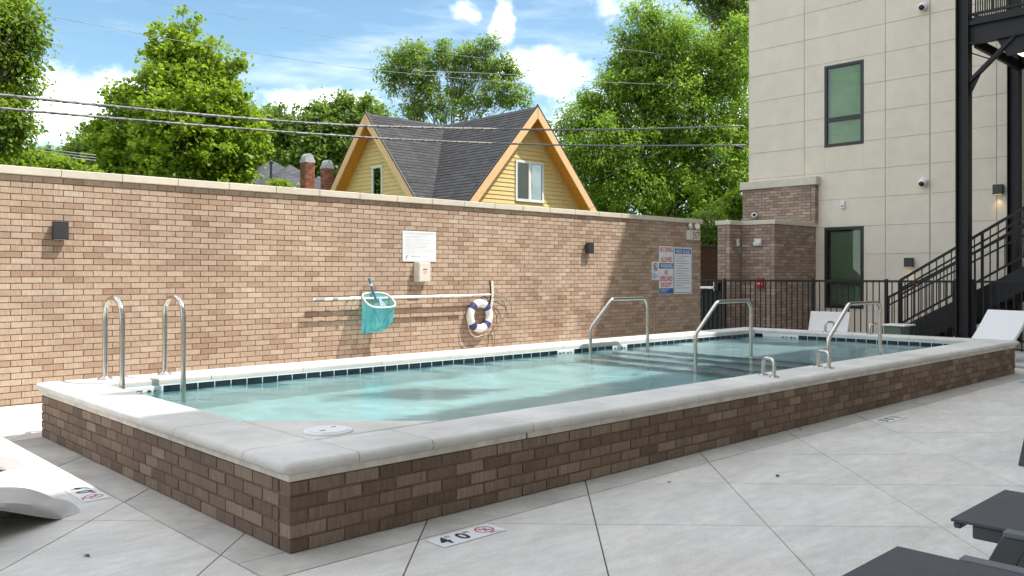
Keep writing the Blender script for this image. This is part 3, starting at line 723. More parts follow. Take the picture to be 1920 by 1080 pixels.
# pool brush and vacuum hose loops
t = thing('pool_brush', 'black curved pool brush with pale bristles at the pole end', 'brush', (8.60, WY-.09, 1.02))
pts = [(.02*math.sin(k*.5)+.012*(k-4)*.4, 0, -.20+.40*k/8) for k in range(9)]
MB().tube(pts, .013, 8).build('brush_back', M_frame, t, smooth=50)
mb = MB()
for k in range(8):
    a, b = Vector(pts[k]), Vector(pts[k+1]); mb.box(.008,.058,-.011,.011,0,(b-a).length*.96, Matrix.Translation(a) @ Matrix.Rotation(math.atan2((b-a).x,(b-a).z),4,'Y'))
mb.build('bristles', M_offwhite, t)
M_hose = pmat('grey_hose', (.16,.18,.17), .5); M_brownrope = pmat('brown_rope', (.20, .11, .06), .9)
t = thing('hose_loop', 'thin grey hose loops hanging right of the life ring', 'hose', (8.66, WY-.05, 1.0))
MB().tube([(.0+.30*math.sin(R(a))*1.0, -.01, -.2+.2*math.cos(R(a))-.06*(a/150)) for a in range(0, 150, 8)], .007, 8).build('hose', M_hose, t, smooth=60)
MB().tube([(.0+.38*math.sin(R(a))*1.15, .01, -.22+.225*math.cos(R(a))) for a in range(0, 112, 8)], .005, 8).build('cord', M_hose, t, smooth=60)
t = thing('rope_coil', 'brown rope trailing down the brick wall beside the life ring', 'rope', (8.70, WY-.03, .80))
MB().tube(fillet([(0,0,0),(.10,0,-.10),(.09,0,-.26),(-.06,0,-.38),(-.10,0,-.62)], .12, 5), .0065, 6).build('strand', M_brownrope, t, smooth=60)
MB().tube(fillet([(.02,.0,-.30),(.06,.0,-.40),(.04,.0,-.62)], .08, 5), .005, 6).build('strand', M_brownrope, t, smooth=60)

# phone box and notice
t = thing('phone_box', 'white emergency phone box on the wall under the notice', 'phone box', (7.345, WY, 1.35))
MB().box(-.105,.105,-.117,-.001,-.135,.135).build('box', M_offwhite, t, bevel=.006)
MB().box(-.098,.098,-.1225,-.1175,-.128,.128).build('door', M_offwhite, t, bevel=.003)
F = plane_frame((0,-.1235,0), (1,0,0), (0,0,1)); mb = MB()
mb.add([(-.035,.03,0),(-.03,.045,0),(.03,.045,0),(.035,.03,0),(.018,.025,0),(.012,.035,0),(-.012,.035,0),(-.018,.025,0)], [(0,1,2,3,4,5,6,7)], F); mb.build('phone_symbol', M_ink, t)
mb = MB(); mb.add([(-.028,.02,0),(.028,.02,0),(.028,-.015,0),(0,-.035,0),(-.028,-.015,0)], [(4,3,2,1,0)], F); mb.build('red_mark', M_palered, t)
def sign(name, label, x0, x1, z0, z1, cat='sign', off=.004):
    t = thing(name, label, cat, ((x0+x1)/2, WY, (z0+z1)/2)); w = (x1-x0)/2; h = (z1-z0)/2
    MB().box(-w, w, -.006-off, -.001-off, -h, h).build('panel', M_sign, t, bevel=.0015)
    MB().box(-w*.6, w*.6, -off-.0008, -.0005, -h*.6, h*.6).build('mount', M_collar, t)
    return t, w, h, plane_frame((0, -.0068-off, 0), (1,0,0), (0,0,1))
def rect(mb, x0, x1, y0, y1, F, lift=0): mb.add([(x0,y0,lift),(x1,y0,lift),(x1,y1,lift),(x0,y1,lift)], [(0,1,2,3)], F); return mb
def outline(mb, x0, x1, y0, y1, w, F):
    for r_ in ((x0,x1,y0,y0+w),(x0,x1,y1-w,y1),(x0,x0+w,y0+w,y1-w),(x1-w,x1,y0+w,y1-w)): rect(mb, *r_, F)
    return mb
def fine_lines(mb, x0, x1, zs, h, F, rnd, gap=True):
    for z in zs:
        x = x0; end = x1 - (x1-x0)*rnd.choice((0, .05, .2, .45))
        while x < end:
            L_ = min(rnd.uniform(.012,.05), end-x); rect(mb, x, x+L_, z, z+h, F); x += L_ + .007
t, w, h, F = sign('emergency_notice', 'white notice with small print and red handset above the phone box', 7.04, 7.63, 1.497, 1.925)
outline(MB(), -w+.02, w-.02, -h+.02, h-.02, .004, F).build('border', M_paleblue, t)
rnd = random.Random(2)
mb = MB(); fine_lines(mb, -.25,.25,[.168], .012, F, rnd); fine_lines(mb, -.25,.2,[-.015,.09], .009, F, rnd); tag(mb.build('red_print', M_palered, t), kind='stuff')
mb = MB(); fine_lines(mb, -.25,.25,[.137,.118], .009, F, rnd); rect(mb,-.15,.02,-.150,-.132,F); rect(mb,.05,.07,-.148,-.135,F); rect(mb,.09,.12,-.148,-.135,F); rect(mb,.14,.16,-.148,-.135,F); tag(mb.build('blue_print', M_paleblue, t), kind='stuff')
mb = MB(); fine_lines(mb, -.25,.25,[.075-.017*k for k in range(5)]+[-.035-.017*k for k in range(5)], .005, F, rnd); tag(mb.build('small_print', pmat('faint_ink', (.50,.53,.58), .6), t), kind='stuff')
mb = MB(); pts = [(-.245+.05*math.sin(R(a)), -.19+.05*(1-math.cos(R(a)))+.0) for a in range(0, 100, 12)]
for a, b in zip(pts[:-1], pts[1:]): mb.add([(a[0]-.006,a[1],0),(a[0]+.006,a[1],0),(b[0]+.006,b[1],0),(b[0]-.006,b[1],0)], [(0,1,2,3)], F)
mb = MB(); arcp = [(-.20-.045*math.cos(R(a)), -.185+.06*math.sin(R(a))) for a in range(10, 95, 10)]
for a, b in zip(arcp[:-1], arcp[1:]): mb.add([(a[0],a[1],0),(a[0]+.014,a[1]-.006,0),(b[0]+.014,b[1]-.010,0),(b[0],b[1],0)], [(0,1,2,3)], F)
mb.build('handset_symbol', M_red, t)

t, w, h, F = sign('no_diving_sign', 'tall white sign reading NO DIVING ALLOWED, WARNING, NO LIFEGUARD ON DUTY', 12.92, 13.368, .955, 1.852)
for wd, *r_ in (('NO DIVING', -.2,.2,.335,.43), ('ALLOWED', -.17,.18,.15,.245), ('NO', -.05,.05,-.09,.0), ('LIFEGUARD', -.2,.2,-.21,-.115), ('ON DUTY', -.17,.17,-.325,-.235)):
    mb = MB(); letters(mb, wd, *r_, F, .03); mb.build('lettering', M_red, t)
mb = MB(); rect(mb, -w+.005, w-.005, .025, .128, F); rect(mb, -w+.005, w-.005, -h+.006, -.345, F); mb.build('blue_field', M_blue, t)
F2 = F @ Matrix.Translation((0,0,.0012)); mb = MB(); letters(mb, 'WARNING', -.19,.19,.04,.115,F2,.02); rnd = random.Random(5); fine_lines(mb, -.17,.17,[-.375,-.395,-.415],.008,F2,rnd); mb.build('white_lettering', M_sign, t)
mb = MB(); n = 20; mb.add([(rr*math.cos(2*math.pi*i/n), .29+rr*math.sin(2*math.pi*i/n), 0) for rr in (.03,.024) for i in range(n)], [(i,(i+1)%n,(i+1)%n+n,i+n) for i in range(n)], F); mb.build('diver_pictogram', M_grayink, t)
t, w, h, F = sign('pool_rules_sign', 'white sign headed POOL RULES with lines of small print', 13.389, 13.975, .945, 1.838)
outline(MB(), -w+.022, w-.022, -h+.022, h-.022, .009, F).build('border', M_blue, t)
rect(MB(), -w+.035, w-.035, h-.125, h-.035, F).build('blue_field', M_blue, t)
mb = MB(); letters(mb, 'POOL RULES', -.22,.22,h-.112,h-.052,F @ Matrix.Translation((0,0,.0012)),.02); mb.build('white_lettering', M_sign, t)
mb = MB(); rnd = random.Random(8); fine_lines(mb, -.22,.22,[h-.175-.047*k for k in range(14)], .013, F, rnd); tag(mb.build('small_print', M_grayink, t), kind='stuff')
t, w, h, F = sign('small_prohibition_sign', 'small white prohibition sign left of the no diving sign', 12.70, 12.915, 1.215, 1.555)
mb = MB(); n = 28; mb.add([(rr*math.cos(2*math.pi*i/n)*.85, .07+rr*math.sin(2*math.pi*i/n), 0) for rr in (.078,.062) for i in range(n)], [(i,(i+1)%n,(i+1)%n+n,i+n) for i in range(n)], F); q=.05
mb.add([(-q,.07+q-.012,0),(q-.012,.07-q,0),(q,.07-q+.012,0),(-q+.012,.07+q,0)], [(0,1,2,3)], F @ Matrix.Translation((0,0,.0008))); mb.build('prohibition_ring', pmat('maroon_ink', (.16,.03,.06), .5), t)
mb = MB(); rect(mb,-.03,.025,.03,.05,F); rect(mb,.0,.012,.05,.12,F); rect(mb,-.03,-.012,.06,.115,F); mb.build('pictogram', M_ink, t)
mb = MB(); rnd = random.Random(9); fine_lines(mb, -.09,.09,[-.055,-.085,-.115,-.14],.013,F,rnd); tag(mb.build('blue_print', M_blue, t), kind='stuff')

# exit sign with two emergency heads
t = thing('exit_light', 'white EXIT sign with two round emergency heads at the wall end', 'exit sign', (13.98, WY, 2.085))
MB().box(-.19,.19,-.06,-.001,-.095,.095).build('housing', M_offwhite, t, bevel=.008)
for k in range(5): MB().box(-.175,-.065,-.0625,-.0605,-.07+.03*k,-.055+.03*k).build('vent_slat', M_offwhite, t)
F = plane_frame((0,-.061,0), (1,0,0), (0,0,1)); mb = MB(); letters(mb, 'EXIT', -.04,.17,-.07,.07, F, .02); mb.build('lettering', pmat('exit_maroon', (.20,.05,.04), .5), t)
for sx in (-.10, .11):
    MB().tube([(sx,-.03,.095),(sx,-.03,.13)], .012, 8).build('stem', M_offwhite, t, smooth=50)
    hd = MB().lathe([(.02,-.05),(.05,-.03),(.056,.0),(.056,.02)], 20, Matrix.Translation((sx,-.05,.175)) @ Matrix.Rotation(R(80),4,'X') @ Matrix.Rotation(R(20 if sx<0 else -35),4,'Y')).build('lamp_head', M_offwhite, t, smooth=40)
# ---------------------------------------------------------------- raised terrace, apartment building on the right
M_terr = concrete('terrace_concrete', (.52,.51,.49), .3)
ter = MB().box(13.4, 19, -1.2, 11.5, -.01, .05).build('paved_terrace', M_terr, bevel=.01); tag(ter, 'low raised concrete terrace beyond the pool', kind='structure')
FX = 18.2
M_panel = pmat('cream_wall_panel', (.69, .615, .505), .75, var=.05, scale=3, bump=.12, bscale=90)
M_seam = pmat('panel_seam', (.47,.43,.36), .8)
bld = thing('apartment_building', 'cream panelled apartment building with black framed windows at right', 'building', (FX, 6, 0))
def bbox(name, mat, x0,x1,y0,y1,z0,z1, bevel=0.0, parent=None, og=(FX,6,0)):
    return MB().box(x0-og[0],x1-og[0],y0-og[1],y1-og[1],z0-og[2],z1-og[2]).build(name, mat, parent or bld, bevel=bevel)
YE = onX(1405, 300, FX).y; BTOP = 16.5
def hp(u, v): q = onX(u, v, FX); return q.y, q.z
win = []
for (a, b, m_) in (((1543,126),(1616,268),222),((1546,427),(1619,572),None)):
    (ya, za), (yb, zb) = hp(*a), hp(*b); win.append((yb, ya, zb, za, m_))
wu, wl = win
wu = (wl[0], wl[1], 1.308+(3.972-1.308)*1.0706, 1.308+(5.665-1.308)*1.0706); wl = (wl[0], wl[1], 1.308+(.624-1.308)*1.0706, 1.308+(2.297-1.308)*1.0706)
holes = [wu, wl]
# body with openings left for the windows
zs = [0, wl[2], wl[3], wu[2], wu[3], BTOP]
bbox('body', M_seam, FX+.012, 26, -1.25, wl[0]-.001, 0, BTOP); bbox('body', M_seam, FX+.012, 26, wl[1]+.001, YE, 0, BTOP)
for z0, z1 in ((0,wl[2]),(wl[3],wu[2]),(wu[3],BTOP)): bbox('body', M_seam, FX+.012, 26, wl[0], wl[1], z0, z1)
bbox('body', M_seam, FX+1.2, 26, wl[0], wl[1], wl[2], wl[3]); bbox('body', M_seam, FX+1.2, 26, wl[0], wl[1], wu[2], wu[3])
ycols = [hp(u, 200)[0] for u in (1508, 1660, 1744, 1869)]
ycols = [YE] + ycols + [ycols[-1]-1.24*k for k in range(1, 5)]
zrow0 = 1.308+(2.299-1.308)*1.0706 - .612*4; zrows = [zrow0+.612*k for k in range(0, 17)]
zrows = [0.05] + [z for z in zrows if z > .2]
def subtract(r, h):
    (a0,a1,b0,b1), (c0,c1,d0,d1) = r, h
    if c0 >= a1 or c1 <= a0 or d0 >= b1 or d1 <= b0: return [r]
    out = []
    if c0 > a0: out.append((a0,c0,b0,b1))
    if c1 < a1: out.append((c1,a1,b0,b1))
    m0, m1 = max(a0,c0), min(a1,c1)
    if d0 > b0: out.append((m0,m1,b0,d0))
    if d1 < b1: out.append((m0,m1,d1,b1))
    return out
g = .006
for i in range(len(ycols)-1):
    gy = .014 if i == 2 else g
    for k in range(len(zrows)-1):
        rs = [(ycols[i+1]+(.014 if i == 2 else g), ycols[i]-(.014 if i == 3 else g), zrows[k]+g*.6, zrows[k+1]-g*.6)]
        for h in holes:
            rs = [q for r_ in rs for q in subtract(r_, (h[0]-.004, h[1]+.004, h[2]-.004, h[3]+.004))]
        for r_ in rs:
            if r_[1]-r_[0] > .02 and r_[3]-r_[2] > .02: bbox('wall_panel', M_panel, FX+random.uniform(-.001,.001), FX+.011, *r_, bevel=.003)
bbox('upper_wall', M_panel, FX, FX+.011, -1.25, YE, zrows[-1]+g, BTOP)
bbox('corner_panel', M_panel, FX+.012, 24, YE+.001, YE+.02, 0, BTOP)
def glass_mat(name, tint, refl):
    m, nt, b = nmat(name); N = nt.nodes.new; L = nt.links.new; nt.nodes.remove(b)
    tp = N('ShaderNodeBsdfTransparent'); tp.inputs[0].default_value = col(tint); gl = N('ShaderNodeBsdfGlossy'); gl.inputs['Roughness'].default_value = .015; gl.inputs[0].default_value = (.9,1,.95,1)
    lw = N('ShaderNodeFresnel'); lw.inputs['IOR'].default_value = 1.5; ad = N('ShaderNodeMath'); ad.operation = 'ADD'; ad.inputs[1].default_value = refl; L(lw.outputs[0], ad.inputs[0])
    g_ = N('ShaderNodeNewGeometry'); n = N('ShaderNodeTexNoise'); n.inputs['Scale'].default_value = 2.5; L(g_.outputs['Position'], n.inputs['Vector']); bp = N('ShaderNodeBump'); bp.inputs['Strength'].default_value = .03; bp.inputs['Distance'].default_value = .02; L(n.outputs[0], bp.inputs['Height']); L(bp.outputs[0], gl.inputs['Normal'])
    mx = N('ShaderNodeMixShader'); L(ad.outputs[0], mx.inputs[0]); L(tp.outputs[0], mx.inputs[1]); L(gl.outputs[0], mx.inputs[2]); L(mx.outputs[0], nt.nodes['Material Output'].inputs[0]); return m
M_glass = glass_mat('tree_green_glass', (.42,.68,.30), .035); M_gdark = glass_mat('dark_window_glass', (.50,.60,.50), .02)  # green glass tint, strengthened to stand in for trees mirrored in the pane
M_blind = pmat('window_blind', (.75,.78,.70), .7, var=.04); M_room = pmat('dim_room', (.08,.08,.08), .9)
def facade_window(h, trans, glass):
    y0, y1, z0, z1 = h; f = .065; og = (FX,6,0)
    fr = MB()
    for (a,b,c_,d) in ((y0,y1,z0,z0+f),(y0,y1,z1-f,z1),(y0,y0+f,z0+f,z1-f),(y1-f,y1,z0+f,z1-f)): fr.box(-.012,.07,a-6,b-6,c_,d)
    w = fr.build('window', M_frame, bld, bevel=.003); w['label'] = 'black framed window'
    MB().box(-.002,.06,y0+f+.001-6,y1-f-.001-6,trans-.05,trans+.05).build('transom', M_frame, w, bevel=.003)
    for a, b in ((z0+f, trans-.05), (trans+.05, z1-f)): MB().add([(.02,y0+f-6,a),(.02,y1-f-6,a),(.02,y1-f-6,b),(.02,y0+f-6,b)], [(3,2,1,0)]).build('pane', glass, w)
    sm = MB().box(-.022,.022,y0+f+.01-6,y1-f-.01-6,-.0012,.0012).mesh('blind_slat', M_blind); z = z0+f+.03
    while z < z1-f-.02: link('blind_slat', sm, w, (.13, 0, z), (0, R(62), 0)); z += .048
facade_window(wu, 1.308+(4.533-1.308)*1.0706, M_glass); facade_window(wl, 1.16, M_gdark)
# brick facing on the building's foot
a_og = (16.5, 9, 0)
annex = thing('brick_annex', 'brown brick annex stepped against the cream building with pale caps', 'building', a_og)
AY = onX(1530, 500, FX).y; c1 = onY(1452, 420, AY); AX = c1.x; AY2 = onX(1390, 420, AX).y; AX2 = onY(1368, 417, AY2).x; AY3 = onX(1345, 422, AX2).y
AZ = 2.385; 
def abox(name, mat, *a, bevel=0.0): return bbox(name, mat, *a, bevel=bevel, parent=annex, og=a_og)
abox('core', M_pmortar, AX+.009, FX+.01, AY+.009, AY3-.009, 0, AZ); abox('core', M_pmortar, AX2+.009, AX+.008, AY2+.009, AY3-.009, 0, AZ)
nr = 35; ar = AZ/nr
def face(p, rot, L_, rows_, rh_, z=0, seed=1, lim=30): lay(course_list(L_, rows_, rh_), Matrix.Translation((p[0], p[1], z)) @ Matrix.Rotation(R(rot), 4, 'Z'), rh_, M_abrick, annex, lim, seed)
face((AX, AY), 0, FX-AX, nr, ar, 0, 1, 90); face((AX, AY2), -90, AY2-AY-.1, nr, ar, 0, 2, 80); face((AX2, AY2), 0, AX-AX2, nr, ar, 0, 3); face((AX2, AY3), -90, AY3-AY2-.1, nr, ar, 0, 4)
capz = (AZ+.001, AZ+.095); o_ = .035
abox('cap_stone', M_cap, AX-o_, FX-.002, AY-o_, AY2-.002, *capz, bevel=.008); abox('cap_stone', M_cap, AX2-o_, AX-o_-.003, AY2-o_, AY3+o_, *capz, bevel=.008); abox('cap_stone', M_cap, AX-o_, FX-.002, AY2+.002, AY3+o_, *capz, bevel=.008)
UX = FX-.16; (uy1, uz1) = (onX(1528, 346, UX).y, onX(1528, 346, UX).z); uy2 = onX(1392, 355, UX).y
abox('core', M_pmortar, UX+.009, FX-.001, uy1+.009, uy2, AZ+.1, uz1)
rows_u = round((uz1-AZ-.096)/.0682); face((UX, uy2), -90, uy2-uy1-.1, rows_u, (uz1-AZ-.096)/rows_u, AZ+.096, 5, 70); lay(course_list(.155, rows_u, .0682), Matrix.Translation((UX, uy1, AZ+.096)), (uz1-AZ-.096)/rows_u, M_abrick, annex, 0, 6)
abox('cap_stone', M_cap, UX-.05, FX-.002, uy1-.05, uy2+.05, uz1+.001, onX(1528,330,UX-.05).z, bevel=.01)
# tall building behind the camera, whose shade lies over the deck
M_south = pmat('south_wall', (.68,.65,.58), .8, var=.05)
sb = thing('apartment_building', 'tall cream apartment block on the near side of the court, behind the camera', 'building', (0, -1.25, 0))
STOP = 15.85
MB().box(-26, 40, -14, -.06, 0, STOP).build('body', M_south, sb)
wm = MB(); wm.box(-.45,.45,-.06,0,-.9,.9); wmesh = wm.mesh('window', M_frame, bevel=.004); pm_ = MB().add([(-.38,.003,-.83),(.38,.003,-.83),(.38,.003,.83),(-.38,.003,.83)], [(3,2,1,0)]).mesh('pane', M_gdark)
for k in range(6):
    for i in range(-9, 6):
        w = link('window', wmesh, sb, (i*2.6, 0, 1.9+3.15*k)); link('pane', pm_, w)
# small things on the facade and the annex
def facade_lamp(y, z, label, power):
    t = thing('wall_lamp', label, 'wall lamp', (FX, y, z), 'dark box lamps on the cream building')
    MB().box(-.02,-.001,-.06,.06,-.08,.08).build('back_plate', M_darkbronze, t); hs = MB(); hs.box(-.115,-.021,-.085,.085,-.09,.10); hs.build('housing', M_darkbronze, t, bevel=.004)
    MB().box(-.095,-.035,-.06,.06,-.0935,-.091).build('lens', emat('warm_lens', (1,.72,.4), .8), t)
    l = bpy.data.lights.new('lamp_glow', 'SPOT'); l.energy = power; l.color = (1,.66,.33); l.spot_size = R(95); l.spot_blend = .8; l.shadow_soft_size = .03
    lo = bpy.data.objects.new('lamp_glow', l); C.objects.link(lo); lo.parent = t; lo.location = (-.07, 0, -.10)
q = [onX(1873.5, 356, FX), onX(1706.5, 492.5, FX)]
facade_lamp(q[0].y, q[0].z, 'dark box lamp glowing on the cream wall above the stairs', 2.5); facade_lamp(q[1].y, q[1].z, 'dark box lamp low on the cream wall beside the stair foot', 1.5)
M_lens = pmat('camera_lens', (.02,.02,.025), .15)
def dome_cam(u, v, label):
    p = onX(u, v, FX); t = thing('security_camera', label, 'security camera', p, 'round cameras on the cream building')
    MB().lathe([(.085,0),(.085,.03),(.07,.045)], 20, Matrix.Rotation(R(-90), 4, 'Y')).build('mount', M_white, t, smooth=40)
    MB().lathe([(.075,.0),(.085,.03),(.085,.085),(.06,.115),(.02,.125)], 20, Matrix.Translation((-.05,0,0)) @ Matrix.Rotation(R(-118), 4, 'Y')).build('housing', M_white, t, smooth=40)
    MB().lathe([(.06,.112),(.045,.135),(.01,.142)], 16, Matrix.Translation((-.05,0,0)) @ Matrix.Rotation(R(-118), 4, 'Y')).build('lens', M_lens, t, smooth=50)
dome_cam(1733, 12, 'white round security camera near the top of the cream wall'); dome_cam(1733, 341, 'white round security camera at mid height on the cream wall')
p = onX(1581, 384, FX); t = thing('wall_sensor', 'small white sensor box on the cream wall above the lower window', 'sensor', p)
MB().box(-.05,-.001,-.045,.045,-.085,.085).build('case', M_white, t, bevel=.008); MB().box(-.056,-.051,-.02,.02,-.05,-.01).build('eye', M_grayink, t)
p = onX(1417.5, 404, UX); t = thing('security_camera', 'small white camera on the upper brick of the annex', 'security camera', p)
MB().lathe([(.05,0),(.05,.03)], 16, Matrix.Rotation(R(-90),4,'Y')).build('mount', M_white, t); MB().lathe([(.06,-.05),(.062,.0),(.062,.10),(.05,.11)], 16, Matrix.Translation((-.10,0,0)) @ Matrix.Rotation(R(-90),4,'Y') @ Matrix.Rotation(R(35),4,'X')).build('housing', M_white, t, smooth=40)
MB().lathe([(.036,.111),(.01,.114)], 16, Matrix.Translation((-.10,0,0)) @ Matrix.Rotation(R(-90),4,'Y') @ Matrix.Rotation(R(35),4,'X')).build('lens', M_lens, t)
p = onX(1423, 453.5, AX); t = thing('strobe_box', 'white emergency light box on the annex brick face', 'emergency light', p)
MB().box(-.07,-.001,-.085,.085,-.09,.07).build('case', M_offwhite, t, bevel=.012)
for sy in (-.06,.05): MB().lathe([(.02,0),(.04,.02),(.042,.05)], 14, Matrix.Translation((-.07,sy,-.03)) @ Matrix.Rotation(R(-100),4,'Y') @ Matrix.Rotation(R(25 if sy>0 else -25),4,'X')).build('lamp_head', M_white, t, smooth=40)
p = onY(1382.5, 455, AY2); t = thing('card_reader', 'narrow white box in the recess of the annex', 'reader', p)
MB().box(-.04,.04,-.04,-.001,-.075,.075).build('case', M_white, t, bevel=.008); MB().box(-.02,.02,-.044,-.041,.0,.05).build('screen', M_grayink, t)
p = onX(1427, 531, AX); t = thing('fire_alarm_pull', 'red fire alarm call point on the annex brick behind the fence', 'fire alarm', p)
M_redp = pmat('red_plastic', (.42,.012,.015), .4); MB().box(-.06,-.001,-.075,.075,-.095,.115).build('case', M_redp, t, bevel=.008); MB().box(-.066,-.061,-.05,.05,-.02,.0).build('pull_bar', M_white, t); MB().box(-.0645,-.061,-.035,.035,.05,.07).build('white_mark', M_white, t)

# ---------------------------------------------------------------- fence and gate
fx = 15.5; ft = 1.215
fence = thing('picket_fence', 'black steel picket fence between the pool terrace and the buildings', 'fence', (fx, 6, .05))
def fbar(name, y0, y1, z0, z1, w=.04, parent=fence, dx=0): return MB().box(-w/2+dx, w/2+dx, y0-6, y1-6, z0-.05, z1-.05).build(name, M_blacksteel, parent, bevel=.003)
PY = onX(1807, 300, 15.45).y
pk = MB().box(-.008,.008,-.008,.008,.055-.05,ft-.036-.05).mesh('picket', M_blacksteel); post = MB().box(-.026,.026,-.026,.026,0,ft+.02-.05).mesh('fence_post', M_blacksteel, bevel=.003)
ybounds = [9.86, 7.87, 6.45, PY+.13]
for seg in ((PY+.13, 9.86), (.6, PY-.13)):
    fbar('top_rail', seg[0], seg[1], ft-.036, ft); fbar('bottom_rail', seg[0], seg[1], .075, .105, .03)
    y = seg[0]+.06
    while y < seg[1]-.03: link('picket', pk, fence, (0, y-6, 0)); y += .1143
for y in (9.86, 7.90, 6.50, PY+.13, PY-.13, 3.1, 1.2): link('fence_post', post, fence, (0, y-6, 0))
gate = thing('steel_gate', 'black steel gate with panic bar beside the end of the brick wall', 'gate', (fx, 9.9, .05))
def gbar(name, y0, y1, z0, z1, w=.04, dx=0, mat=None): return MB().box(-w/2+dx, w/2+dx, y0-9.9, y1-9.9, z0-.05, z1-.05).build(name, mat or M_blacksteel, gate, bevel=.003)
gbar('frame_rail', 9.93, 10.86, ft-.045, ft); gbar('frame_rail', 9.93, 10.86, .07, .115); gbar('frame_stile', 9.93, 9.975, .116, ft-.046); gbar('frame_stile', 10.815, 10.86, .116, ft-.046)
for k in range(7): gbar('picket', 10.05+.11*k, 10.066+.11*k, .116, ft-.046, .016)
gbar('mesh_plate', 9.98, 10.81, .12, 1.0, .004, .02)
gbar('panic_bar', 9.98, 10.75, 1.02, 1.07, .03, -.06, M_steel); gbar('latch_case', 9.96, 10.06, .98, 1.15, .07, -.055); gbar('lock_plate', 10.065, 10.085, .97, 1.16, .05, -.05, M_steel)
# ---------------------------------------------------------------- steel landing with its columns
land = thing('steel_landing', 'black steel balcony landing on two columns above the stairs', 'balcony', (15.45, PY, .05))
def lbox(name, x0,x1,y0,y1,z0,z1, mat=M_blacksteel, bevel=.003): return MB().box(x0-15.45,x1-15.45,y0-PY,y1-PY,z0-.05,z1-.05).build(name, mat, land, bevel=bevel)
def column(x, y, h=9.0):
    m = MB()
    for x0,x1,y0,y1 in ((-.10,.10,.082,.1),(-.10,.10,-.1,-.082),(-.006,.006,-.082,.082)): m.box(x-15.45+x0,x-15.45+x1,y-PY+y0,y-PY+y1,0,h)
    m.box(x-15.45-.094,x-15.45+.094,y-PY-.081,y-PY+.081,0,h) if False else None
    o = m.build('column', M_blacksteel, land, bevel=.002)
    MB().box(x-15.45-.16,x-15.45+.16,y-PY-.16,y-PY+.16,0,.018).build('base_plate', M_blacksteel, land)
column(15.45, PY); p2 = onX(1902, 300, 17.95); column(17.95, p2.y)
z0, z1 = onX(1818,84,15.45).z, onX(1818,48,15.45).z; ye = -1.2; yl = PY-.10
def ibeam_y(x, y0, y1, za, zb, name='beam', w=.16):
    m = MB(); m.box(x-15.45-w/2,x-15.45+w/2,y0-PY,y1-PY,za-.05,za-.035); m.box(x-15.45-w/2,x-15.45+w/2,y0-PY,y1-PY,zb-.065,zb-.05); m.box(x-15.45-.006,x-15.45+.006,y0-PY,y1-PY,za-.035,zb-.065)
    return m.build(name, M_blacksteel, land)
ibeam_y(15.45, ye, yl, z0, z1); ibeam_y(17.95, ye, yl, z0, z1)
for yy in [yl-.06 - .62*k for k in range(9)]: lbox('joist', 15.54, 17.86, yy-.03, yy+.03, z0-.045, z0+.12)
lbox('deck_pan', 15.38, 18.1, ye, yl, z1+.001, z1+.06)
lbox('end_plate', 15.456, 15.475, yl-.10, yl-.005, z0+.03, z1-.03)
for k in range(3): MB().lathe([(.014,0),(.014,.012)], 8, Matrix.Translation((15.443-15.45, yl-.055-PY, z0+.08+.09*k-.05)) @ Matrix.Rotation(R(-90),4,'Y')).build('bolt', M_blacksteel, land)
# knee brace
a, b = onX(1812, 160, 15.45), onX(1905, 66, 15.45); a.x = b.x = 15.45
mb = MB(); off = Vector((15.45, PY, .05)); mb.bar(a-off, b-off, .05, .12, (1,0,0)); mb.build('knee_brace', M_blacksteel, land)
MB().prism([(PY-.1-PY, a.z-.2-.05),(PY-.1-PY, a.z+.08-.05),(a.y-.22-PY, a.z+.14-.05)][::-1], -.008, .008, 'x').build('gusset_plate', M_blacksteel, land)
MB().prism([(b.y+.28-PY, z0-.051),(b.y-.22-PY, z0-.051),(b.y-.1-PY, b.z-.28-.05),(b.y+.12-PY, b.z-.32-.05)], -.008, .008, 'x').build('gusset_plate', M_blacksteel, land)
MB().tube([(0,-.1,onX(1806,101,15.45).z-.05),(.9,-.2,onX(1850,116,16.35).z-.05)], .01, 6).build('tie_rod', M_blacksteel, land)
rb = MB().box(15.43-15.45,15.47-15.45,ye-PY,yl-.05-PY,z1+.16-.05,z1+.20-.05).build('bottom_rail', M_blacksteel, land); MB().box(-.02,.02,ye-PY,yl-.05-PY,z1+1.05-.05,z1+1.09-.05).build('top_rail', M_blacksteel, land)
MB().box(-.012,.012,ye-PY,yl-PY,z1+.061-.05,z1+.12-.05).build('toe_plate', M_blacksteel, land)
pk2 = MB().box(-.008,.008,-.008,.008,z1+.201-.05,z1+1.049-.05).mesh('picket', M_blacksteel); y = yl-.12
while y > ye: link('picket', pk2, land, (0, y-PY, 0)); link('picket', pk2, land, (2.45, y-PY, 0)); y -= .1143
MB().box(2.43,2.47,ye-PY,yl-.05-PY,z1+.16-.05,z1+.20-.05).build('bottom_rail', M_blacksteel, land)
xx = .11
while xx < 2.4: link('picket', pk2, land, (xx, yl-.05-PY, 0)); xx += .1143
MB().box(.0,2.47,yl-.07-PY,yl-.03-PY,z1+.16-.05,z1+.199-.05).build('bottom_rail', M_blacksteel, land)
q = onX(1915, 100, 16.6); t = thing('ceiling_light', 'warm square light under the steel landing', 'ceiling light', (16.6, q.y-.12, z0-.05))
MB().box(-.16,.16,-.16,.16,0,.04).build('housing', M_darkbronze, t); MB().box(-.14,.14,-.14,.14,-.004,-.0005).build('diffuser', emat('warm_diffuser', (1,.8,.5), 2.2), t)
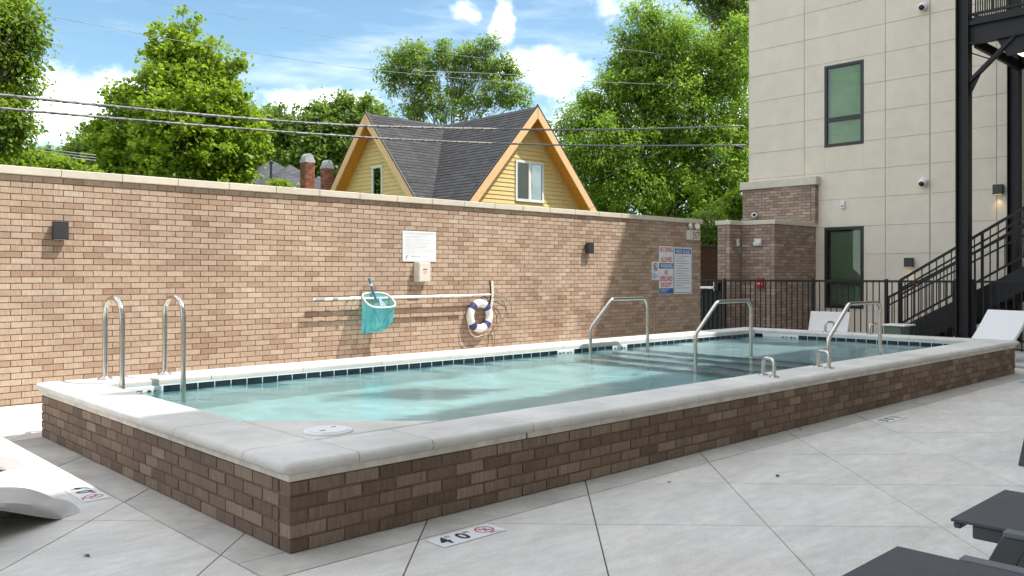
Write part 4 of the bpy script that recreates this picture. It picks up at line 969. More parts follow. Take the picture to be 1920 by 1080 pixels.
# ---------------------------------------------------------------- stairs
st = thing('steel_stairs', 'black steel staircase with picket railings along the cream building', 'stairs', (16.4, 6, .05))
SX0, SX1 = 15.95, 17.3
def sp(u, v, x): q = onX(u, v, x); return Vector((q.x-16.4, q.y-6, q.z-.05))
def slope_part(name, x, a, b, w, h, up=(1,0,0)): return MB().bar(a, b, h, w, up).build(name, M_blacksteel, st)
for x in (SX0, SX1):
    dx = 0
    # stringer: upper edge through two picture points of the near one, the far one the same in space
    a, b = sp(1690, 618, SX0), sp(1920, 499, SX0); d = (b-a).normalized(); a0 = a - d*((a.z+.03)/d.z); b0 = a + d*6.2
    dep = .36; n = Vector((0, d.z, -d.y)) if d.y < 0 else Vector((0,-d.z,d.y)); n = Vector((0, -abs(d.z), -abs(d.y))) if d.y < 0 else n
    sh = Vector((x-SX0, 0, 0))
    P = [a0, b0, b0 + Vector((0,0,-dep/abs(d.y)*1.0)), a + d*((-.02+dep/abs(d.y)-a.z)/d.z) + Vector((0,0,-dep/abs(d.y)))]
    MB().prism([(p.y, p.z) for p in P], x-16.4-.03, x-16.4+.03, 'x').build('stringer', M_blacksteel, st, bevel=.003)
a, b = sp(1690, 618, SX0), sp(1920, 499, SX0); d = (b-a).normalized(); sl_ = d.z/abs(d.y)
y = a.y; z = a.z-.12
for k in range(13): MB().box(SX0-16.4+.032, SX1-16.4-.032, y-.29-.285*k, y-.285*k, z+.285*sl_*k-.02, z+.285*sl_*k+.02).build('tread', M_blacksteel, st)
def railing(x, p0, slope, zbase, sub, top_h):
    """p0: newel top; rails climb towards -Y"""
    L_ = 6.3; e = lambda dy, dz: Vector((x-16.4, p0.y-dy, p0.z+dy*slope+dz))
    MB().bar(e(0,0), e(L_,0), .045, .035, (1,0,0)).build('top_rail', M_blacksteel, st)
    MB().bar(e(0,-.16), e(L_,-.16), .03, .03, (1,0,0)).build('middle_rail', M_blacksteel, st)
    if sub: MB().bar(e(.0,-.27), e(L_,-.27), .03, .03, (1,0,0)).build('middle_rail', M_blacksteel, st)
    MB().bar(e(.0,-top_h), e(L_,-top_h), .035, .03, (1,0,0)).build('bottom_rail', M_blacksteel, st)
    MB().box(x-16.4-.025,x-16.4+.025,p0.y-.025,p0.y+.025,max(0,p0.z-top_h-.4),p0.z+.01).build('newel', M_blacksteel, st)
    m = MB().box(-.008,.008,-.008,.008,-top_h+.02,-.02).mesh('baluster', M_blacksteel); pm = MB().box(-.02,.02,-.02,.02,-top_h-.2,.0).mesh('newel', M_blacksteel)
    k = 1
    while .125*k < L_-.1:
        link('newel' if k % 11 == 0 else 'baluster', pm if k % 11 == 0 else m, st, e(.125*k, 0)); k += 1
p = sp(1689, 525, SX0); q = sp(1920, 390, SX0); railing(SX0, p, (q.z-p.z)/(p.y-q.y), 0, True, .80)
p = sp(1665, 558, SX1); q = sp(1714, 533, SX1); railing(SX1, p, .545, 0, False, .74)
# ---------------------------------------------------------------- loungers
def slab_profile(path, th):
    P = [Vector((p[0], p[1])) for p in path]; up = []; dn = []
    for i in range(len(P)):
        t = (P[min(i+1,len(P)-1)] - P[max(i-1,0)]).normalized(); n = Vector((-t.y, t.x)); up.append(P[i]+n*th/2); dn.append(P[i]-n*th/2)
    return [(p.x, p.y) for p in up], [(p.x, p.y) for p in dn]
def smooth_path(pts, n=6):
    out = []
    for i in range(len(pts)-1):
        p0 = pts[max(i-1,0)]; p1 = pts[i]; p2 = pts[i+1]; p3 = pts[min(i+2,len(pts)-1)]
        for k in range(n):
            t = k/n; out.append(tuple(.5*((2*p1[c])+(-p0[c]+p2[c])*t+(2*p0[c]-5*p1[c]+4*p2[c]-p3[c])*t*t+(-p0[c]+3*p1[c]-3*p2[c]+p3[c])*t**3) for c in range(len(p1))))
    return out + [pts[-1]]
M_lounge = pmat('white_resin', (.70, .70, .69), .45, var=.03)
def white_lounger(loc, rz, label, back=(.34,.40), w=.70):
    t = thing('white_lounger', label, 'lounger', loc, 'white resin loungers', rz)
    path = smooth_path([(0,.035),(.14,.15),(.42,.25),(.80,.20),(1.05,.20)]); up, dn = slab_profile(path, .055); poly = dn + up[::-1]
    MB().prism(poly, -w/2, w/2, 'y').build('seat_shell', M_lounge, t, smooth=40, bevel=.008)
    bp = smooth_path([(1.055,.205),(1.05+back[0]*.5,.20+back[1]*.45),(1.05+back[0],.20+back[1])]); up, dn = slab_profile(bp, .05)
    MB().prism(dn + up[::-1], -w/2, w/2, 'y').build('backrest', M_lounge, t, smooth=40, bevel=.008)
    for sy in (-1,1): MB().bar((1.15,sy*(w/2-.06),.20),(1.22,sy*(w/2-.06),.0),.05,.05,(0,1,0)).build('rear_leg', M_lounge, t)
q = onX(1561, 604, 14.4); white_lounger((14.4-1.25, q.y, .05), 0, 'white lounger with upright back standing beyond the pool by the stair foot', (.13,.41), .72)
q = onX(1868, 612, 13.9); ax = R(-20); white_lounger((13.9-1.22*math.cos(ax), q.y-1.22*math.sin(ax), .05), ax, 'white lounger with reclined back at the far right end of the pool', (.45,.52), .68)
# curved white chaise at the left edge of the picture
tipn, tipf = onZ(116, 973.5), onZ(145, 966.5)
t = thing('curved_chaise', 'white moulded chaise whose curved foot touches the deck at left edge', 'lounger', (tipn.x, tipn.y, 0), 'curved white chaises on the left deck')
secs = []
def on_line(u, v, off):          # upright plane through the tip, running back to the left, moved off metres away
    d = ray(u, v); k = .65; t_ = (tipn.y + off - k*tipn.x)/(d.y - k*d.x); return d*t_ + Vector((0,0,CH))
near_top = smooth_path([(116,972),(100,960),(80,951.5),(55,946),(20,943),(-30,945),(-90,952),(-160,965)], 4)
near_bot = smooth_path([(116,974),(105,973.6),(86,971),(60,967),(22,960.5),(-30,954),(-90,957),(-160,968)], 4)
far_top = smooth_path([(144,966),(131,955),(112,942),(84,926),(46,915),(-10,914),(-80,922),(-160,938)], 4)
for k in range(len(near_top)):
    f = k/(len(near_top)-1); pass
    a = on_line(*near_top[k], 0); b_ = on_line(*near_bot[k], 0); c_ = on_line(*far_top[k], .03+.40*min(1, f*3)**.8); m_ = a.lerp(b_, .5) + Vector((0,-.012*min(1,f*4),0)); t_ = a.lerp(c_, .2) + Vector((0,0,.006*min(1,f*4)))
    g_ = Vector((c_.x, c_.y, 0)); u_ = Vector((c_.x+.01, c_.y-.03, min(c_.z-.01, b_.z+.01))); g2 = Vector((u_.x, u_.y, 0)); secs.append([tuple(b_ + Vector((.01,.02,.003))), tuple(b_), tuple(m_), tuple(a), tuple(t_), tuple(c_), tuple(g_), tuple(g2), tuple(u_)])
last = [Vector(p) for p in secs[-1]]; ztop = last[3].z; run = Vector((-1, -.65, 0)).normalized()
for s_, zt in ((.12, .20), (.25, .19), (.40, .21), (.52, .27), (.66, .37), (.82, .50), (.98, .63)):   # seat hollow and back, out of the picture
    secs.append([tuple(Vector((p.x, p.y, 0)) + run*s_ + Vector((0, 0, max(.002, zt + (p.z-ztop)*(1 if i not in (6, 7) else 0) - (ztop and (0 if i not in (6, 7) else .10)))))) for i, p in enumerate(last)])
vs = [(p[0]-tipn.x, p[1]-tipn.y, max(.001, p[2])) for s_ in secs for p in s_]; n = 9
fs = [(k*n+i, k*n+(i+1)%n, (k+1)*n+(i+1)%n, (k+1)*n+i) for k in range(len(secs)-1) for i in range(n)] + [tuple(reversed(range(n))), tuple((len(secs)-1)*n+i for i in range(n))]
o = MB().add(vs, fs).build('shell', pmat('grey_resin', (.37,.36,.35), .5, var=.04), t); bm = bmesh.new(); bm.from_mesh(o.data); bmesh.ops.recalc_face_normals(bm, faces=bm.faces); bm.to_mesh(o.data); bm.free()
o.data.polygons.foreach_set('use_smooth', [True]*len(o.data.polygons)); o.data.set_sharp_from_angle(angle=R(50))
c = copy_tree(t); q = onZ(13, 882); c.location = (q.x, q.y, 0); c['label'] = 'white chaise of which only the foot corner shows on the sunlit deck, farther back'

M_sling = pmat('charcoal_sling', (.060,.062,.070), .75, var=.1, scale=40, bump=.3, bscale=500); M_charc = pmat('charcoal_frame', (.052,.054,.060), .5, var=.12); M_railtop = pmat('slate_rail', (.115,.122,.14), .5, var=.08)
def sling_lounger(loc, label, w):
    t = thing('sling_lounger', label, 'sun lounger', loc, 'charcoal sling loungers in the foreground'); Z = .40; L_ = 1.95
    nx, ny = 8, 14; vs = []; fs = []
    for j in range(ny+1):
        for i in range(nx+1):
            x = w*i/nx; y = -L_*j/ny; sag = -.022*math.sin(math.pi*i/nx)*min(1, j/1.5); vs.append((x, y, Z+sag)); 
    for j in range(ny):
        for i in range(nx): a = j*(nx+1)+i; fs.append((a+nx+1, a+nx+2, a+1, a))
    b = len(vs); vs += [(v[0], v[1], v[2]-.010) for v in vs]; fs += [tuple(reversed([i+b for i in f])) for f in fs]
    edge = [i for i in range(nx+1)] + [(j+1)*(nx+1)-1 for j in range(1, ny+1)] + [ny*(nx+1)+i for i in range(nx-1,-1,-1)] + [j*(nx+1) for j in range(ny-1,0,-1)]
    fs += [(edge[k], edge[(k+1)%len(edge)], edge[(k+1)%len(edge)]+b, edge[k]+b) for k in range(len(edge))]
    MB().add(vs, fs).build('sling', M_sling, t, smooth=40)
    MB().box(.004,w-.004,-.035,-.006,Z-.034,Z-.0105).build('end_bar', M_charc, t, bevel=.006)
    for x in (.012, w-.047):
        MB().box(x, x+.035, -L_+.01, -.07, Z-.062, Z-.0125).build('side_rail', M_charc, t, bevel=.004)
    for sx in (0, 1):
        x = -.052 if sx == 0 else w+.004
        MB().box(x, x+.048, -L_+.22, -.19, Z-.016, Z+.006).build('arm_rail', M_railtop, t, bevel=.004)
        for (ya, yb) in ((-.23,-.04),(-.44,-.27),(-1.5,-1.62),(-1.68,-1.86)):
            p = [(ya-.045, Z-.017),(ya+.045, Z-.017),(yb+.035, .0),(yb-.055, .0)]
            MB().prism([(q_[0], q_[1]) for q_ in p][::-1], x+.006, x+.042, 'x').build('leg', M_charc, t, bevel=.003)
        MB().box(x+.008, x+.04, -.44, -.20, Z-.07, Z-.017).build('cross_brace', M_charc, t)
    return t
sling_lounger((3.372, 1.175, 0), 'right charcoal sling lounger in the foreground with splayed legs showing', .62)
sling_lounger((2.300, 1.178, 0), 'nearest charcoal sling lounger cut off by the bottom edge', .60)
q = onZ(1909, 873.5); t = thing('patio_chair', 'charcoal patio chair whose one leg shows at the right edge', 'chair', (q.x, q.y, 0))
for (dx, dy) in ((0,0),(.55,.0),(.0,-.6),(.55,-.6)):
    b_ = Vector((dx+.02, dy-.02, 0)); a_ = Vector((.06 if dx == 0 else .49, -.09 if dy == 0 else -.51, .42)); MB().bar(b_, a_, .055, .04, (0,1,0)).build('leg', M_charc, t, bevel=.003)
MB().box(.02,.53,-.56,-.04,.42,.45).build('seat', M_sling, t, bevel=.008); MB().box(.02,.53,-.60,-.57,.45,.85).build('backrest', M_sling, t, bevel=.008)
# side table beyond the pool
M_tint = pmat('green_tint_plastic', (.12,.16,.13), .35)
q = onX(1683, 609, 14.0); t = thing('side_table', 'small green tinted side table with pale top beyond the pool', 'table', (14.0, q.y, .05))
MB().box(-.22,.22,-.20,.20,.44,.462).build('table_top', M_white, t, bevel=.004); MB().box(-.18,.18,-.13,.15,.01,.439).build('body', M_tint, t, bevel=.01)
for sx in (-1,1):
    for sy in (-1,1): MB().box(sx*.19-.015,sx*.19+.015,sy*.175-.012,sy*.175+.012,0,.439).build('leg', M_charc, t)

# ---------------------------------------------------------------- houses beyond the wall
def clap_mat(name, c): return pmat(name, c, .6, var=.05, scale=4)
M_clap = clap_mat('yellow_clapboard', (.68, .52, .22)); M_soffit = pmat('stained_wood_soffit', (.82, .36, .05), .55, var=.22, scale=4, stretch=(8,8,1)); M_rake = pmat('tan_rake_board', (.74,.47,.24), .6, var=.06); M_trimw = pmat('white_trim', (.72,.72,.70), .5, var=.03)
def shingle(name, c):
    m, nt, b = nmat(name); N = nt.nodes.new; L = nt.links.new
    g_ = N('ShaderNodeNewGeometry'); oi = N('ShaderNodeMath'); ad = N('ShaderNodeMath'); ad.operation = 'FRACT'; L(g_.outputs['Random Per Island'], ad.inputs[0])
    n = N('ShaderNodeTexNoise'); n.inputs['Scale'].default_value = 30; n.inputs['Detail'].default_value = 4; L(g_.outputs['Position'], n.inputs['Vector'])
    r = N('ShaderNodeMapRange'); r.inputs[1].default_value = .3; r.inputs[2].default_value = .7; r.inputs[3].default_value = .72; r.inputs[4].default_value = 1.25; L(n.outputs[0], r.inputs[0])
    r2 = N('ShaderNodeMapRange'); r2.inputs[3].default_value = .82; r2.inputs[4].default_value = 1.16; L(ad.outputs[0], r2.inputs[0])
    ml = N('ShaderNodeMath'); ml.operation = 'MULTIPLY'; L(r.outputs[0], ml.inputs[0]); L(r2.outputs[0], ml.inputs[1])
    mx = N('ShaderNodeMix'); mx.data_type = 'RGBA'; mx.blend_type = 'MULTIPLY'; mx.inputs[0].default_value = 1; mx.inputs[6].default_value = col(c); L(ml.outputs[0], mx.inputs[7]); L(mx.outputs[2], b.inputs['Base Color']); b.inputs['Roughness'].default_value = .95; b.inputs['Specular IOR Level'].default_value = .2
    return m
M_shing = shingle('charcoal_shingles', (.064,.063,.066)); M_shing2 = shingle('grey_shingles', (.085,.086,.095))
def roof_slope(e0, e1, r0, r1, th, mats, parent, rowh=.14, wid=.30):
    """slab from eave e0-e1 up to ridge r0-r1 with shingle courses standing proud of it"""
    e0, e1, r0, r1 = map(Vector, (e0, e1, r0, r1)); n = (e1-e0).cross(r0-e0).normalized()
    if n.z < 0: n = -n
    vs = [e0, e1, r1, r0]; vs = vs + [v - n*th for v in vs]
    roof = MB().add(vs, [(0,1,2,3),(7,6,5,4),(0,4,5,1),(1,5,6,2),(2,6,7,3),(3,7,4,0)])
    o = roof.build('roof', mats[1], parent); bm = bmesh.new(); bm.from_mesh(o.data); bmesh.ops.recalc_face_normals(bm, faces=bm.faces); bm.to_mesh(o.data); bm.free()
    mb = MB(); H = (r0-e0).length; nr_ = int(H/rowh); rn = random.Random(int(e0.x*100))
    for k in range(nr_):
        a, b = e0.lerp(r0, k/nr_), e1.lerp(r1, k/nr_); a2, b2 = e0.lerp(r0, (k+1.05)/nr_), e1.lerp(r1, (k+1.05)/nr_); L_ = (b-a).length; m_ = max(1, int(L_/wid)); off = rn.random()*.5/m_
        for i in range(m_+1):
            f0 = max(0, (i-.5)/m_+off); f1 = min(1, (i+.5)/m_+off-.006/L_)
            if f1 <= f0 + .02/L_: continue
            lo = .012 + rn.uniform(0,.004); P = [a.lerp(b,f0)+n*lo, a.lerp(b,f1)+n*lo, a2.lerp(b2,f1)+n*.003, a2.lerp(b2,f0)+n*.003, a.lerp(b,f0)+n*.001, a.lerp(b,f1)+n*.001]
            mb.add(P, [(0,1,2,3),(4,5,1,0)])
    s_ = mb.build('shingles', mats[1], o); s_['kind'] = 'stuff'
    return o
house = thing('yellow_house', 'yellow clapboard house with two steep gables and charcoal shingle roof', 'house', (0,0,0))
A = atD(1008, 200, 27.0); ZR = A.z; B = atD(685, 212, (ZR-CH)*FPX/(HORIZ-212)); XA, YA, XB, YB = A.x, A.y, B.x, B.y
SL = 1.112; ZE = 2.5; HW = (ZR-ZE)/SL; TH = .16
YBK = YB; XBK = XA
# gable to the front (-Y): ridge runs along Y at XA; gable to the left (-X): ridge runs along X at YB
for sx in (-1, 1): roof_slope((XA+sx*HW, YA, ZE), (XA+sx*HW, YBK, ZE), (XA, YA, ZR), (XA, YBK, ZR), TH, (M_rake, M_shing), house)
for sy in (-1, 1): roof_slope((XB, YB+sy*HW, ZE), (XBK, YB+sy*HW, ZE), (XB, YB, ZR), (XBK, YB, ZR), TH, (M_rake, M_shing), house)
OV = .48; nv = TH*math.hypot(1, SL)
def gable_tri(c, zt, zb): h = (zt-zb)/SL; return h
# soffit boards just under the overhangs
def soffit(front):
    zt = ZR - nv - .004
    for s_ in (-1, 1):
        if front: P = [(XA, YA+.03, zt), (XA, YA+OV, zt), (XA+s_*HW, YA+OV, ZE-nv-.004), (XA+s_*HW, YA+.03, ZE-nv-.004)]
        else: P = [(XB+.03, YB, zt), (XB+OV, YB, zt), (XB+OV, YB+s_*HW, ZE-nv-.004), (XB+.03, YB+s_*HW, ZE-nv-.004)]
        for k in range(4):
            a = [Vector(P[0]).lerp(Vector(P[1]), k/4+.008), Vector(P[0]).lerp(Vector(P[1]), (k+1)/4-.008), Vector(P[3]).lerp(Vector(P[2]), (k+1)/4-.008), Vector(P[3]).lerp(Vector(P[2]), k/4+.008)]
            vs = a + [p - Vector((0,0,.018)) for p in a]; MB().add(vs, [(0,1,2,3),(7,6,5,4),(0,4,5,1),(1,5,6,2),(2,6,7,3),(3,7,4,0)]).build('soffit_board', M_soffit, house)
soffit(True); soffit(False)
def rakes(front):
    for s_ in (-1, 1):
        top = .17; d0 = -.02; pr = []
        def P(z, off): 
            h = (ZR - z)/SL
            return (XA + s_*h, YA+off, z) if front else (XB+off, YB + s_*h, z)
        nz = Vector((0,0,1)); a, b = Vector(P(ZR+.01, d0)), Vector(P(ZE, d0)); a2, b2 = Vector(P(ZR+.01, .025)), Vector(P(ZE, .025)); dn = Vector((0,0,-.36))
        vs = [a, b, b+dn, a+dn, a2, b2, b2+dn, a2+dn]; o = MB().add(vs, [(0,1,2,3),(7,6,5,4),(0,4,5,1),(1,5,6,2),(2,6,7,3),(3,7,4,0)]).build('rake_board', M_rake, house)
        bm = bmesh.new(); bm.from_mesh(o.data); bmesh.ops.recalc_face_normals(bm, faces=bm.faces); bm.to_mesh(o.data); bm.free()
        # dark drip edge above the rake
        up = Vector((0,0,.045)); vs = [a+up*.3-Vector((0,.0,0)), b+up*.3, b+up*1.6, a+up*1.6, a2+up*.3, b2+up*.3, b2+up*1.6, a2+up*1.6]; o = MB().add(vs, [(0,1,2,3),(7,6,5,4),(0,4,5,1),(1,5,6,2),(2,6,7,3),(3,7,4,0)]).build('drip_edge', M_frame, house)
rakes(True); rakes(False)
def clapboards(front, hole):
    z = 2.6; ex = .135
    body = []
    while z < ZR - nv - .1:
        h0 = (ZR-nv-z)/SL - .02; h1 = (ZR-nv-(z+ex))/SL - .02
        if h1 < .04: break
        segs = [(-1, 1)]
        def mk(a0, a1, b0, b1):
            # board section: bottom edge proud
            t0, t1 = .030, .012
            def P(q, off, zz): return (XA+q, YA+OV-off, zz) if front else (XB+OV-off, YB-q, zz)
            vs = [P(a0,t0,z), P(a1,t0,z), P(b1,t1,z+ex), P(b0,t1,z+ex), P(a0,0,z), P(a1,0,z), P(b1,0,z+ex), P(b0,0,z+ex)]
            MB().add(vs, [(0,1,2,3),(0,4,5,1),(1,5,6,2),(2,6,7,3),(3,7,4,0)]).build('siding_board', M_clap, house)
        hl, hr, hb, ht = hole
        if z + ex > hb and z < ht:
            if -h0 < hl-.02: mk(-h0, min(hl,h0), -h1, min(hl, h1))
            if h0 > hr+.02: mk(max(hr,-h0), h0, max(hr,-h1), h1)
        else: mk(-h0, h0, -h1, h1)
        z += ex
    zb = 0; zt = ZR-nv; h = (zt-zb)/SL
    P = [(XA-HW+.3, YA+OV+.002, 0), (XA+HW-.3, YA+OV+.002, 0), (XA+HW-.3, YA+OV+.002, ZE), (XA, YA+OV+.002, zt-.3), (XA-HW+.3, YA+OV+.002, ZE)] if front else [(XB+OV+.002, YB+HW-.3, 0), (XB+OV+.002, YB-HW+.3, 0), (XB+OV+.002, YB-HW+.3, ZE), (XB+OV+.002, YB, zt-.3), (XB+OV+.002, YB+HW-.3, ZE)]
    MB().add(P, [(0,1,2,3,4)]).build('wall', M_clap, house)
M_pale = glass_mat('sky_window_glass', (.22,.30,.36), .22); M_curtain = pmat('pale_curtain', (.30,.36,.40), .9, stretch=(9,9,.3), var=.25)
def house_window(front, l, r, b, t_, panes):
    """l..r relative to the gable axis"""
    def bx(name, a0, a1, z0, z1, d0, d1, mat, parent):
        if front: return MB().box(XA+a0, XA+a1, YA+OV-d1, YA+OV-d0, z0, z1).build(name, mat, parent, bevel=.004)
        return MB().box(XB+OV-d1, XB+OV-d0, YB-a1, YB-a0, z0, z1).build(name, mat, parent, bevel=.004)
    m = .085; w = bx('window', l, r, t_-m, t_, .0, .055, M_trimw, house)
    bx('frame', l, r, b, b+m, .0, .055, M_trimw, w); bx('frame', l, l+m, b+m+.001, t_-m-.001, .0, .053, M_trimw, w); bx('frame', r-m, r, b+m+.001, t_-m-.001, .0, .053, M_trimw, w)
    xs = [l+m+ (r-l-2*m)*k/panes for k in range(panes+1)]
    for k in range(1, panes): bx('mullion', xs[k]-.06, xs[k]+.06, b+m+.001, t_-m-.001, .0, .05, M_trimw, w)
    for k in range(panes):
        a0 = xs[k]+(.061 if k else .001); a1 = xs[k+1]-(.061 if k < panes-1 else .001)
        if front: P = [(XA+a0,YA+OV-.025,b+m),(XA+a1,YA+OV-.025,b+m),(XA+a1,YA+OV-.025,t_-m),(XA+a0,YA+OV-.025,t_-m)]
        else: P = [(XB+OV-.025,YB-a0,b+m),(XB+OV-.025,YB-a1,b+m),(XB+OV-.025,YB-a1,t_-m),(XB+OV-.025,YB-a0,t_-m)]
        MB().add(P, [(0,1,2,3)]).build('pane', M_pale, w)
        bx('curtain', a0, a1, b+m, t_-m, -.004, .004, M_curtain if front else M_gdk, w)
M_gdk = pmat('dark_room', (.02,.045,.05), .8)
yw = YA+OV; l = onY(965, 340, yw).x-XA; r = onY(1018, 340, yw).x-XA; tz = onY(965, 299, yw).z; bz = onY(965, 377, yw).z
house_window(True, l, r, bz, tz, 2); hole_f = (l, r, bz, tz)
xw = XB+OV; l = YB-onX(699, 335, xw).y; r = YB-onX(719, 335, xw).y; tz = onX(700, 312, xw).z; house_window(False, l, r, tz-1.25, tz, 1); hole_l = (l, r, tz-1.25, tz)
clapboards(True, hole_f); clapboards(False, hole_l)
MB().box(XB+OV+.02, XA+HW-.35, YA+OV+.02, YB+HW-.35, 0, ZE-.2).build('wall', M_clap, house)

# house farther back, with two chimneys
DF = 40.0
fh = thing('grey_roof_house', 'far house with grey shingle roof and two brick chimneys over the wall', 'house', (0,0,0))
pk1 = atD(508, 300, DF+3); hipP = atD(543, 309, DF); bz = 2.2
base = [(hipP.x-4.2, hipP.y-3.6), (hipP.x+4.4, hipP.y-3.6), (hipP.x+4.4, hipP.y+5), (hipP.x-4.2, hipP.y+5)]
def hip(pk, hw, hd, zb, par):
    c4 = [Vector((pk.x-hw, pk.y-hd, zb)), Vector((pk.x+hw, pk.y-hd, zb)), Vector((pk.x+hw, pk.y+hd, zb)), Vector((pk.x-hw, pk.y+hd, zb))]
    for i in range(4): roof_slope(c4[i], c4[(i+1)%4], pk+Vector((.01*i,0,0)), pk+Vector((.01*i+.02,0,0)), .1, (M_shing2, M_shing2), par, .16, .35)
    MB().box(pk.x-hw+.4, pk.x+hw-.4, pk.y-hd+.4, pk.y+hd-.4, 0, zb).build('wall', M_trimw, par)
hip(Vector(hipP), 4.6, 4.6, hipP.z-3.6, fh); hip(Vector(pk1), 4.4, 4.4, pk1.z-3.4, fh); q = atD(597, 330, DF+2); hip(Vector(q), 4.0, 4.0, q.z-3.0, fh)
M_red = pmat('red_chimney_brick', (.34,.085,.045), .9, var=.3, scale=18, stretch=(1,1,3)); M_cement = pmat('chimney_cement', (.36,.37,.37), .9, var=.15, scale=5)
M_rb = brick_mat('chimney_brick', [(0,(.13,.045,.03)),(.5,(.22,.075,.045)),(1,(.34,.14,.09))], .8, .15)
def chimney(u, vt, vb, wpx, D_, round_top):
    q = atD(u, vt, D_); w = wpx*D_/FPX; zb = atD(u, vb, D_).z - 1.0; zc_ = q.z - .38
    ch = MB().box(q.x-w/2+.01, q.x+w/2-.01, q.y-w/2+.01, q.y+w/2-.01, zb, zc_).build('chimney', M_mortar, fh)
    rows_ = int((zc_-zb)/.09); rr = (zc_-zb)/rows_; mb = MB()
    for (M_, L_) in ((Matrix.Translation((q.x-w/2, q.y-w/2, zb)), w), (Matrix.Translation((q.x-w/2, q.y+w/2, zb)) @ Matrix.Rotation(R(-90),4,'Z'), w-.1)):
        for (x, r_, ln) in course_list(L_, rows_, rr):
            vs, fs, me = brick_mesh(round(ln,2), rr-.014, M_rb); mb.add(vs, fs, M_ @ Matrix.Translation((x, 0, (r_+.5)*rr)))
    tag(mb.build('brick_courses', M_rb, ch), kind='stuff')
    n = 8; prof = [(-w*.46*math.cos(math.pi*k/n), .0+.26*math.sin(math.pi*k/n)) for k in range(n+1)]
    MB().prism([(q.x+a, zc_+.12+b) for a, b in prof][::-1], q.y-w*.44, q.y+w*.44, 'y').build('cap', M_cement, ch, smooth=40)
    MB().box(q.x-w*.5-.01,q.x+w*.5+.01,q.y-w*.5-.01,q.y+w*.5+.01,zc_+.001,zc_+.12).build('cap', M_cement, ch)
chimney(576.5, 288, 352, 20, 34.5, True); chimney(613.5, 300, 345, 18, 36.5, True)
q = atD(508, 306, 36.5); q2 = atD(508, 328, 36.5); MB().tube([q2-Vector((0,0,.5)), q], .06, 8).build('vent_pipe', M_frame, fh); MB().tube([q-Vector((0,0,.02)), q+Vector((0,0,.08))], .11, 8).build('vent_pipe', M_frame, fh)
# dark board fence seen past the end of the wall
M_wood = pmat('dark_red_board', (.085,.035,.022), .8, var=.25, scale=5, stretch=(.6,.6,6))
wf = thing('board_fence', 'dark red horizontal board fence seen past the wall end', 'fence', (18, 12.4, 0))
for k in range(13): MB().box(-2.5, 2.5, -.012, .012, .02+.155*k, .173+.155*k).build('board', M_wood, wf, bevel=.004)
for x in (-2.4, 0, 2.4): MB().box(x-.05,x+.05,.013,.11,0,2.0).build('post', M_wood, wf)
MB().box(-2.5,2.5,-.04,.05,2.035,2.07).build('cap_rail', M_frame, wf)
# ---------------------------------------------------------------- trees
def leaf_mat(name, dark, light, trans):
    m, nt, b = nmat(name); N = nt.nodes.new; L = nt.links.new
    g_ = N('ShaderNodeNewGeometry'); n = N('ShaderNodeTexNoise'); n.inputs['Scale'].default_value = 1.1; n.inputs['Detail'].default_value = 3; L(g_.outputs['Position'], n.inputs['Vector'])
    a = N('ShaderNodeMath'); a.operation = 'MULTIPLY_ADD'; L(g_.outputs['Random Per Island'], a.inputs[0]); a.inputs[1].default_value = .55; 
    r = N('ShaderNodeMapRange'); r.inputs[1].default_value = .32; r.inputs[2].default_value = .68; r.inputs[4].default_value = .6; L(n.outputs[0], r.inputs[0]); L(r.outputs[0], a.inputs[2])
    mx = N('ShaderNodeMix'); mx.data_type = 'RGBA'; mx.clamp_factor = True; L(a.outputs[0], mx.inputs[0]); mx.inputs[6].default_value = col(dark); mx.inputs[7].default_value = col(light)
    L(mx.outputs[2], b.inputs['Base Color']); b.inputs['Roughness'].default_value = .5; b.inputs['Specular IOR Level'].default_value = .35
    t = N('ShaderNodeBsdfTranslucent'); hs = N('ShaderNodeHueSaturation'); hs.inputs['Value'].default_value = 1.5; hs.inputs['Hue'].default_value = .485; L(mx.outputs[2], hs.inputs['Color']); L(hs.outputs[0], t.inputs[0])
    ms = N('ShaderNodeMixShader'); ms.inputs[0].default_value = trans; L(b.outputs[0], ms.inputs[1]); L(t.outputs[0], ms.inputs[2]); L(ms.outputs[0], nt.nodes['Material Output'].inputs[0]); return m
M_leafA = leaf_mat('sweetgum_leaf', (.085,.165,.012), (.28,.41,.03), .52)
M_leafB = leaf_mat('pecan_leaf', (.085,.185,.02), (.25,.40,.042), .54)
M_leafC = leaf_mat('oak_leaf', (.060,.130,.02), (.19,.29,.04), .48)
M_leafD = leaf_mat('airy_leaf', (.075,.165,.03), (.25,.37,.06), .52)
M_leafE = leaf_mat('vine_leaf', (.10,.20,.014), (.24,.37,.03), .5)
M_leafF = leaf_mat('elm_leaf', (.085,.17,.018), (.26,.38,.04), .5)
M_bark = pmat('grey_bark', (.12,.10,.08), .95, var=.3, scale=6, stretch=(1,1,.3), bump=.6, bscale=20); M_palebark = pmat('pale_bark', (.26,.24,.21), .9, var=.25, scale=6, stretch=(1,1,.3))
